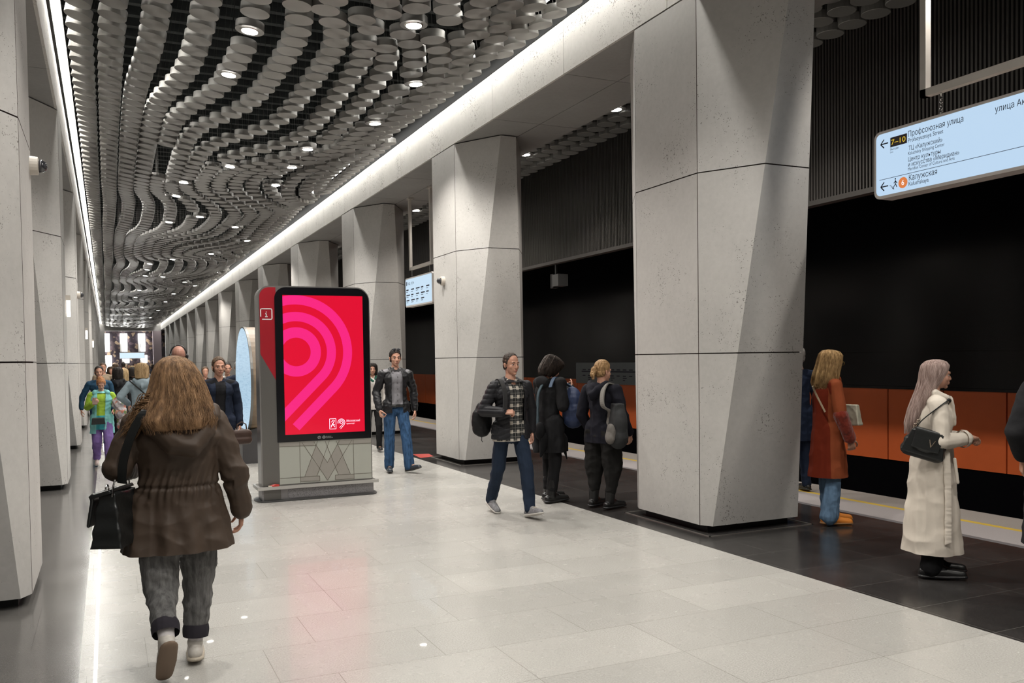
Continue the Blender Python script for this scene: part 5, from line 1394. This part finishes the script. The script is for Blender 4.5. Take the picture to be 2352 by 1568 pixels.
# ------------------------------------------------------------------ the others: one builder, each with an own look
def other(loc, d, label, H, jacket, legs_, hair=None, hairkind='short', top_hem=.80, hemr=.165, voxel=.013, walk=0, arms=None, detail=False, female=False, skinm=SKIN, shoes=None, hood=False, r=1.04, openshirt=None, J=None, brow=(.05, .035, .025)):
    k = H/1.75; w = walk
    j = dict(anR=(.10*k, -.02*k-.22*w, .09*k+.04*abs(w)), toR=(.11*k, .13*k-.20*w, .036), anL=(-.10*k, -.02*k+.24*w, .09*k), toL=(-.11*k, .14*k+.26*w, .04+.03*abs(w)), knR=(.10*k, .02-.05*w, .49*k), knL=(-.10*k, .03+.16*w, .50*k))
    if J: j.update(J)
    g = Fig(loc, d, label, H, j, voxel=voxel, female=female, skinm=skinm)
    g.body(detail=detail or voxel < .012, hands=voxel < .016, faceparts=voxel < .014, brow=brow, voxel=max(.006, voxel*.6))
    ex = [chain([(-.10*k, -.06*k, 1.47*k), (0, -.14*k, 1.38*k), (.10*k, -.06*k, 1.47*k)], [.04*k, .055*k, .04*k]), ell((0, -.10*k, 1.41*k), (.11*k, .07*k, .09*k))] if hood else []
    if openshirt: g.top('shirt', openshirt, hem=top_hem+.02, r=.93, sleeves=False, hemr=.14, wr=None)
    g.top('jacket', jacket, hem=top_hem, r=r, hemr=hemr, extra=ex, wr=(.008, 7, 7, 9), openf=(-.06, .06, 1.44*k, .05) if openshirt else None)
    g.legs('trousers', legs_)
    for a in 'RL': g.shoe(a, shoes or M_BOOT, name='shoe')
    if hair is not None:
        if hairkind == 'short': g.short_hair(hair, lift=.009, front=(.045, .055), nz=(.9, -.42))
        else:
            ln = {'bob': -.13, 'long': -.28, 'verylong': -.40}[hairkind]; yo = -.03
            hair_loft('hair', [(.125, 0, yo, .02, .02), (.11, 0, yo, .07, .08), (.07, 0, yo, .098, .108), (0, 0, yo-.015, .105, .108), (-.08, 0, yo-.03, .105, .10), (ln, 0, yo-.05, .10, .08)], hair, g.root, M=g.HM, strands=90, rad=.004, seed=int(loc[1]*10), wav=.012)
    return g
H_DK = MATS['dark_short_hair']; H_BR = hair_mat('brown_hair', (0.045, 0.028, 0.018), (0.13, 0.085, 0.055), (40, 40, 20)); H_GR = hair_mat('grey_hair', (.20, .19, .18), (.42, .40, .38)); H_BL = hair_mat('blond_hair', (.28, .19, .09), (.58, .43, .25), (30, 30, 6)); H_RD = hair_mat('ginger_hair', (.25, .10, .04), (.50, .24, .11), (40, 40, 20))
C_NAVY = cloth('navy_jacket', (.012, .018, .036), .8); C_TEE = cloth('black_tee', (.012, .012, .014), .85); C_BLUE = cloth('blue_jacket', (.018, .055, .10), .8); C_PALE = cloth('pale_blue_coat', (.20, .25, .28), .7, .1, .3, 8); C_GREY = cloth('grey_jacket', (.10, .095, .10), .85)
C_WHITE = cloth('off_white_coat', (.50, .47, .44), .85); C_DARK = cloth('dark_coat', (.018, .018, .020), .85); C_BROWN2 = cloth('dark_brown_coat', (.035, .024, .018), .85); C_TEAL = cloth('dark_teal_coat', (.015, .045, .05), .85); C_BEIGE = cloth('beige_coat', (.26, .20, .14), .85)

other((4.24, 14.95), (-.2, -1), 'woman in an off-white coat and black trousers, partly hidden behind the red pylon', 1.56, C_WHITE, M_BLK, H_DK, 'bob', .74, voxel=.009, walk=.5, female=True)
skin('scarf', [chain([(-.05, .07, 1.27), (-.06, .0, 1.315), (0, -.05, 1.32), (.06, 0, 1.315), (.05, .07, 1.27), (0, .09, 1.235)], [.026]*6)], cloth('green_scarf', (.02, .09, .06), .9), [o for o in bpy.data.objects if o.get('category') == 'person'][-1], .008, 2)
other((1.22, 11.0), (.12, -1), 'man in a navy jacket over a black t-shirt, facing the camera left of the pylon', 1.67, C_NAVY, MATS['blue_denim'], H_BR, 'short', .80, voxel=.008, walk=.6, openshirt=C_TEE, detail=True)
b = other((.80, 11.4), (0, 1), 'bald man with over-ear headphones, behind the woman in the brown jacket', 1.82, C_DARK, M_BLKT, None, voxel=.009, walk=.4, skinm=skin_mat('ruddy_skin', (.33, .17, .125)))
m = MB(); hm_ = b.HM
m.tube([hm_ @ V3((.088*cos(a*pi/12), -.01, .02+.105*sin(a*pi/12))) for a in range(13)], .008, n=6)
for sx in (1, -1): m.add(*ell(hm_ @ V3((.092*sx, -.008, -.008)), (.020, .032, .040), None, 12, 8))
m.build('headphones', M_BLACKP, b.root, smooth=True)
other((.47, 14.0), (.1, 1), 'woman with short blond hair in a pale blue hooded coat, walking away', 1.62, C_PALE, M_BLK, hair_mat('sandy_hair', (.20, .13, .06), (.42, .29, .16)), 'bob', .55, .20, voxel=.009, walk=.4, hood=True, female=True, r=1.15, J=dict(elL=(-.30, -.05, 1.12), wrL=(-.20, .12, 1.0)))
t = empty('crossbody_strap', (.47, 14.0, 0), label='thin dark strap across the back of the woman in the pale blue coat', cat='strap', rz=face(.1, 1))
strap('band', [(-.17, -.13, 1.36), (0, -.185, 1.2), (.17, -.14, 1.02)], .02, .006, M_LEATHB, t)
other((.30, 19.0), (.05, 1), 'woman with long pale blond hair in a grey jacket and dark trousers, walking away', 1.52, C_GREY, M_BLK, H_BL, 'long', .72, voxel=.012, walk=.4, female=True)
other((-.13, 17.2), (0.06, -1), 'man in a blue jacket walking behind the girl in the turquoise vest', 1.57, C_BLUE, MATS['blue_denim'], H_DK, 'short', .78, voxel=.010, walk=.4, J=dict(elR=(.28, -.04, 1.02), wrR=(.30, -.02, .80)))
other((2.04, 17.0), (0, -1), 'man in a dark suit jacket walking towards the camera beyond the round map', 1.60, C_DARK, M_BLK, H_DK, 'short', voxel=.011, walk=.4, openshirt=C_WHITE)
other((1.86, 19.2), (0, -1), 'person in a dark coat half hidden behind the man in the navy jacket', 1.52, C_BROWN2, M_BLK, H_BR, 'short', voxel=.012)
other((2.14, 16.2), (0, 1), 'grey-haired person in a navy coat half hidden behind the round map', 1.63, C_NAVY, M_BLK, H_GR, 'short', .70, voxel=.011)
other((-.08, 22.0), (0, -1), 'man in a beige coat far behind the man in the blue jacket', 1.63, C_BEIGE, M_BLK, H_BR, 'short', voxel=.013)
other((.18, 17.6), (.1, 1), 'person in a dark coat with a green collar walking away beside the blue-jacketed man', 1.55, C_DARK, M_BLK, H_DK, 'bob', .6, voxel=.012, hood=True, female=True)
other((7.30, 7.80), (.2, 1), 'person in dark blue behind the nearest right pillar, only a sliver and one shoe showing', 1.70, cloth('dark_blue_coat', (.015, .024, .05), .85), cloth('dark_blue_trousers', (.015, .024, .05), .85), H_GR, 'short', .6, voxel=.010, shoes=M_BOOT, J=dict(toL=(-.16, -.05, .036), anL=(-.10, .02, .09)))
g = other((5.345, 3.43), (.7, .7), 'person in a black coat and pale jeans, cut off by the right picture edge', 1.72, C_DARK, MATS['light_blue_denim'], H_DK, 'short', .40, .22, voxel=.009, J=dict(elL=(-.27, -.03, 1.10), wrL=(-.20, .12, .92)))
# the girl
g = Fig((-.09, 15.1), (.03, -1), 'girl in a turquoise vest, lime green jacket and purple trousers, looking at a phone', 1.40, dict(
    hy=0, hp=-24, hd=(0, .03, 1.29), elR=(.20, .0, .93), wrR=(.12, .17, 1.00), hdR=(-.5, .8, .2), pnR=(-.3, -.3, .8), cuR=35, elL=(-.22, .0, .92), wrL=(-.20, .16, .86), hdL=(-.2, .8, -.2), pnL=(.6, 0, .5), cuL=40,
    knL=(-.085, .12, .40), anL=(-.08, .10, .09), toL=(-.085, .22, .04), anR=(.085, -.14, .10), toR=(.09, -.03, .036)), voxel=.007, female=True)
g.body(brow=(.25, .12, .06))
g.top('jacket', cloth('lime_jacket', (.32, .48, .05), .8), hem=.62, r=1.05, arm=1.12, hemr=.17)
g.top('vest', cloth('turquoise_vest', (.22, .53, .52), .75), hem=.52, r=1.22, sleeves=False, hemr=.21, openf=(-.06, .06, 1.15, .05), extra=[chain([(-.09, .05, 1.16), (0, -.09, 1.17), (.09, .05, 1.16)], [.04]*3)])
g.top('sweater', cloth('turquoise_sweater', (.06, .36, .42), .8), hem=.58, r=1.08, sleeves=False, hemr=.17, cuts=[((0, 0, .80), (0, 0, 1))])
g.legs('trousers', cloth('purple_trousers', (.19, .12, .33), .8), r=1.1, knee=1.3, ank=1.3, bot=.10)
for a in 'RL': g.shoe(a, simple('pale_pink_shoe', (.45, .36, .33), .6), simple('pale_sole', (.52, .50, .46), .6), name='shoe')
g.short_hair(H_RD, lift=.014, front=(.05, .045), low=-.06)
skin('hair_bun', xf([ell((.02, -.03, .125), (.045, .04, .03)), ell((-.02, -.04, .12), (.03, .03, .025))], g.HM), H_RD, g.root, .007, 1, wr=(.006, 40, 40, 40))
t = empty('phone', (-.09-.09, 15.1-.26, 1.02), label='phone in the raised hand of the girl in the turquoise vest', cat='phone'); m = MB(); m.box(-.035, .035, -.006, .006, -.05, .08); o = m.build('case', simple('brown_case', (.12, .06, .04), .5), t); o.rotation_euler = (radians(-40), 0, 0)
t = empty('belt_bag', (-.09-.05, 15.1-.20, .72), label='small black bag at the waist of the girl in the turquoise vest', cat='bag'); skin('bag_body', [hexa((.10, .035), (.085, .03), -.05, .055)], M_LEATHB, t, .007, 2)
t = empty('patterned_bundle', (-.09+.25, 15.1-.16, .80), label='pale flower-patterned bundle held at the side of the girl in the turquoise vest', cat='bundle')
FP = NT('flower_cloth'); vo_ = FP.n('ShaderNodeTexVoronoi'); vo_.inputs['Scale'].default_value = 22; FP.l(FP.obj(), vo_.inputs['Vector']); ss_ = FP.n('ShaderNodeSeparateXYZ'); FP.l(vo_.outputs['Color'], ss_.inputs[0])
FP.base(FP.ramp(ss_.outputs[0], [(0, (.40, .36, .36)), (.5, (.26, .23, .25)), (.75, (.45, .18, .13)), (.9, (.12, .16, .06))], 'CONSTANT')); FP.rough(.9)
skin('folds', [ell((0, 0, .18), (.10, .09, .12)), ell((.02, -.02, .05), (.08, .08, .12)), cap((.04, 0, -.02), (.0, 0, -.18), .07, .04)], FP.mat, t, .009, 2, wr=(.02, 9, 9, 9))
t = empty('brown_handbag', (1.46, 10.92, .60), label='brown handbag showing right of the man in the navy jacket', cat='handbag')
skin('bag_body', [cap((-.06, 0, .13), (.06, 0, .13), .065, flat=((0, 1, 0), .5)), cap((-.07, 0, .06), (.07, 0, .06), .055, flat=((0, 1, 0), .7))], simple('brown_leather', (.055, .028, .02), .45), t, .01, 2)
m = MB(); m.tube([(-.06, 0, .17), (-.05, 0, .25), (0, 0, .28), (.05, 0, .25), (.06, 0, .17)], .008, n=6); m.build('handle', simple('brown_leather', (.055, .028, .02), .45), t)
# people far down the hall
rnd = random.Random(31)
CR = [(C_DARK, 'dark coat'), (C_GREY, 'grey jacket'), (C_BROWN2, 'dark brown coat'), (C_BEIGE, 'beige coat'), (C_NAVY, 'navy jacket'), (C_WHITE, 'off-white coat'), (C_TEAL, 'dark teal coat')]
far = [(.55, 22.5, 0, 1, 0), (.95, 24.5, 1, 1, 0), (.10, 26.0, 2, -1, 1), (1.30, 27.5, 3, 1, 1), (.70, 29.0, 4, -1, 2), (1.75, 30.5, 0, -1, 0), (.25, 32.0, 5, 1, 1), (1.10, 34.0, 6, 1, 0), (2.05, 36.0, 1, -1, 2), (.60, 38.0, 2, 1, 0), (1.60, 41.0, 0, 1, 1), (.95, 45.0, 3, -1, 0), (2.20, 49.0, 4, 1, 0), (1.45, 54.0, 5, -1, 1)]
HH = [H_DK, H_BR, H_BL]; HN = ['dark-haired', 'brown-haired', 'blond']
for i, (x, y, c, dr, hh) in enumerate(far):
    cl, cn = CR[c]
    lab = f'{HN[hh]} person in a {cn} {"walking away" if dr > 0 else "coming closer"}, {["nearest","second","third","fourth","fifth","sixth","seventh","eighth","ninth","tenth","eleventh","twelfth","thirteenth","farthest"][i]} of the far crowd'
    other((x, y), (0, dr), lab, 1.52+.16*rnd.random(), cl, M_BLK if i % 3 else MATS['blue_denim'], HH[hh], 'short' if i % 2 else 'bob', .62+.2*rnd.random(), voxel=.02, walk=.5*(-1)**i)
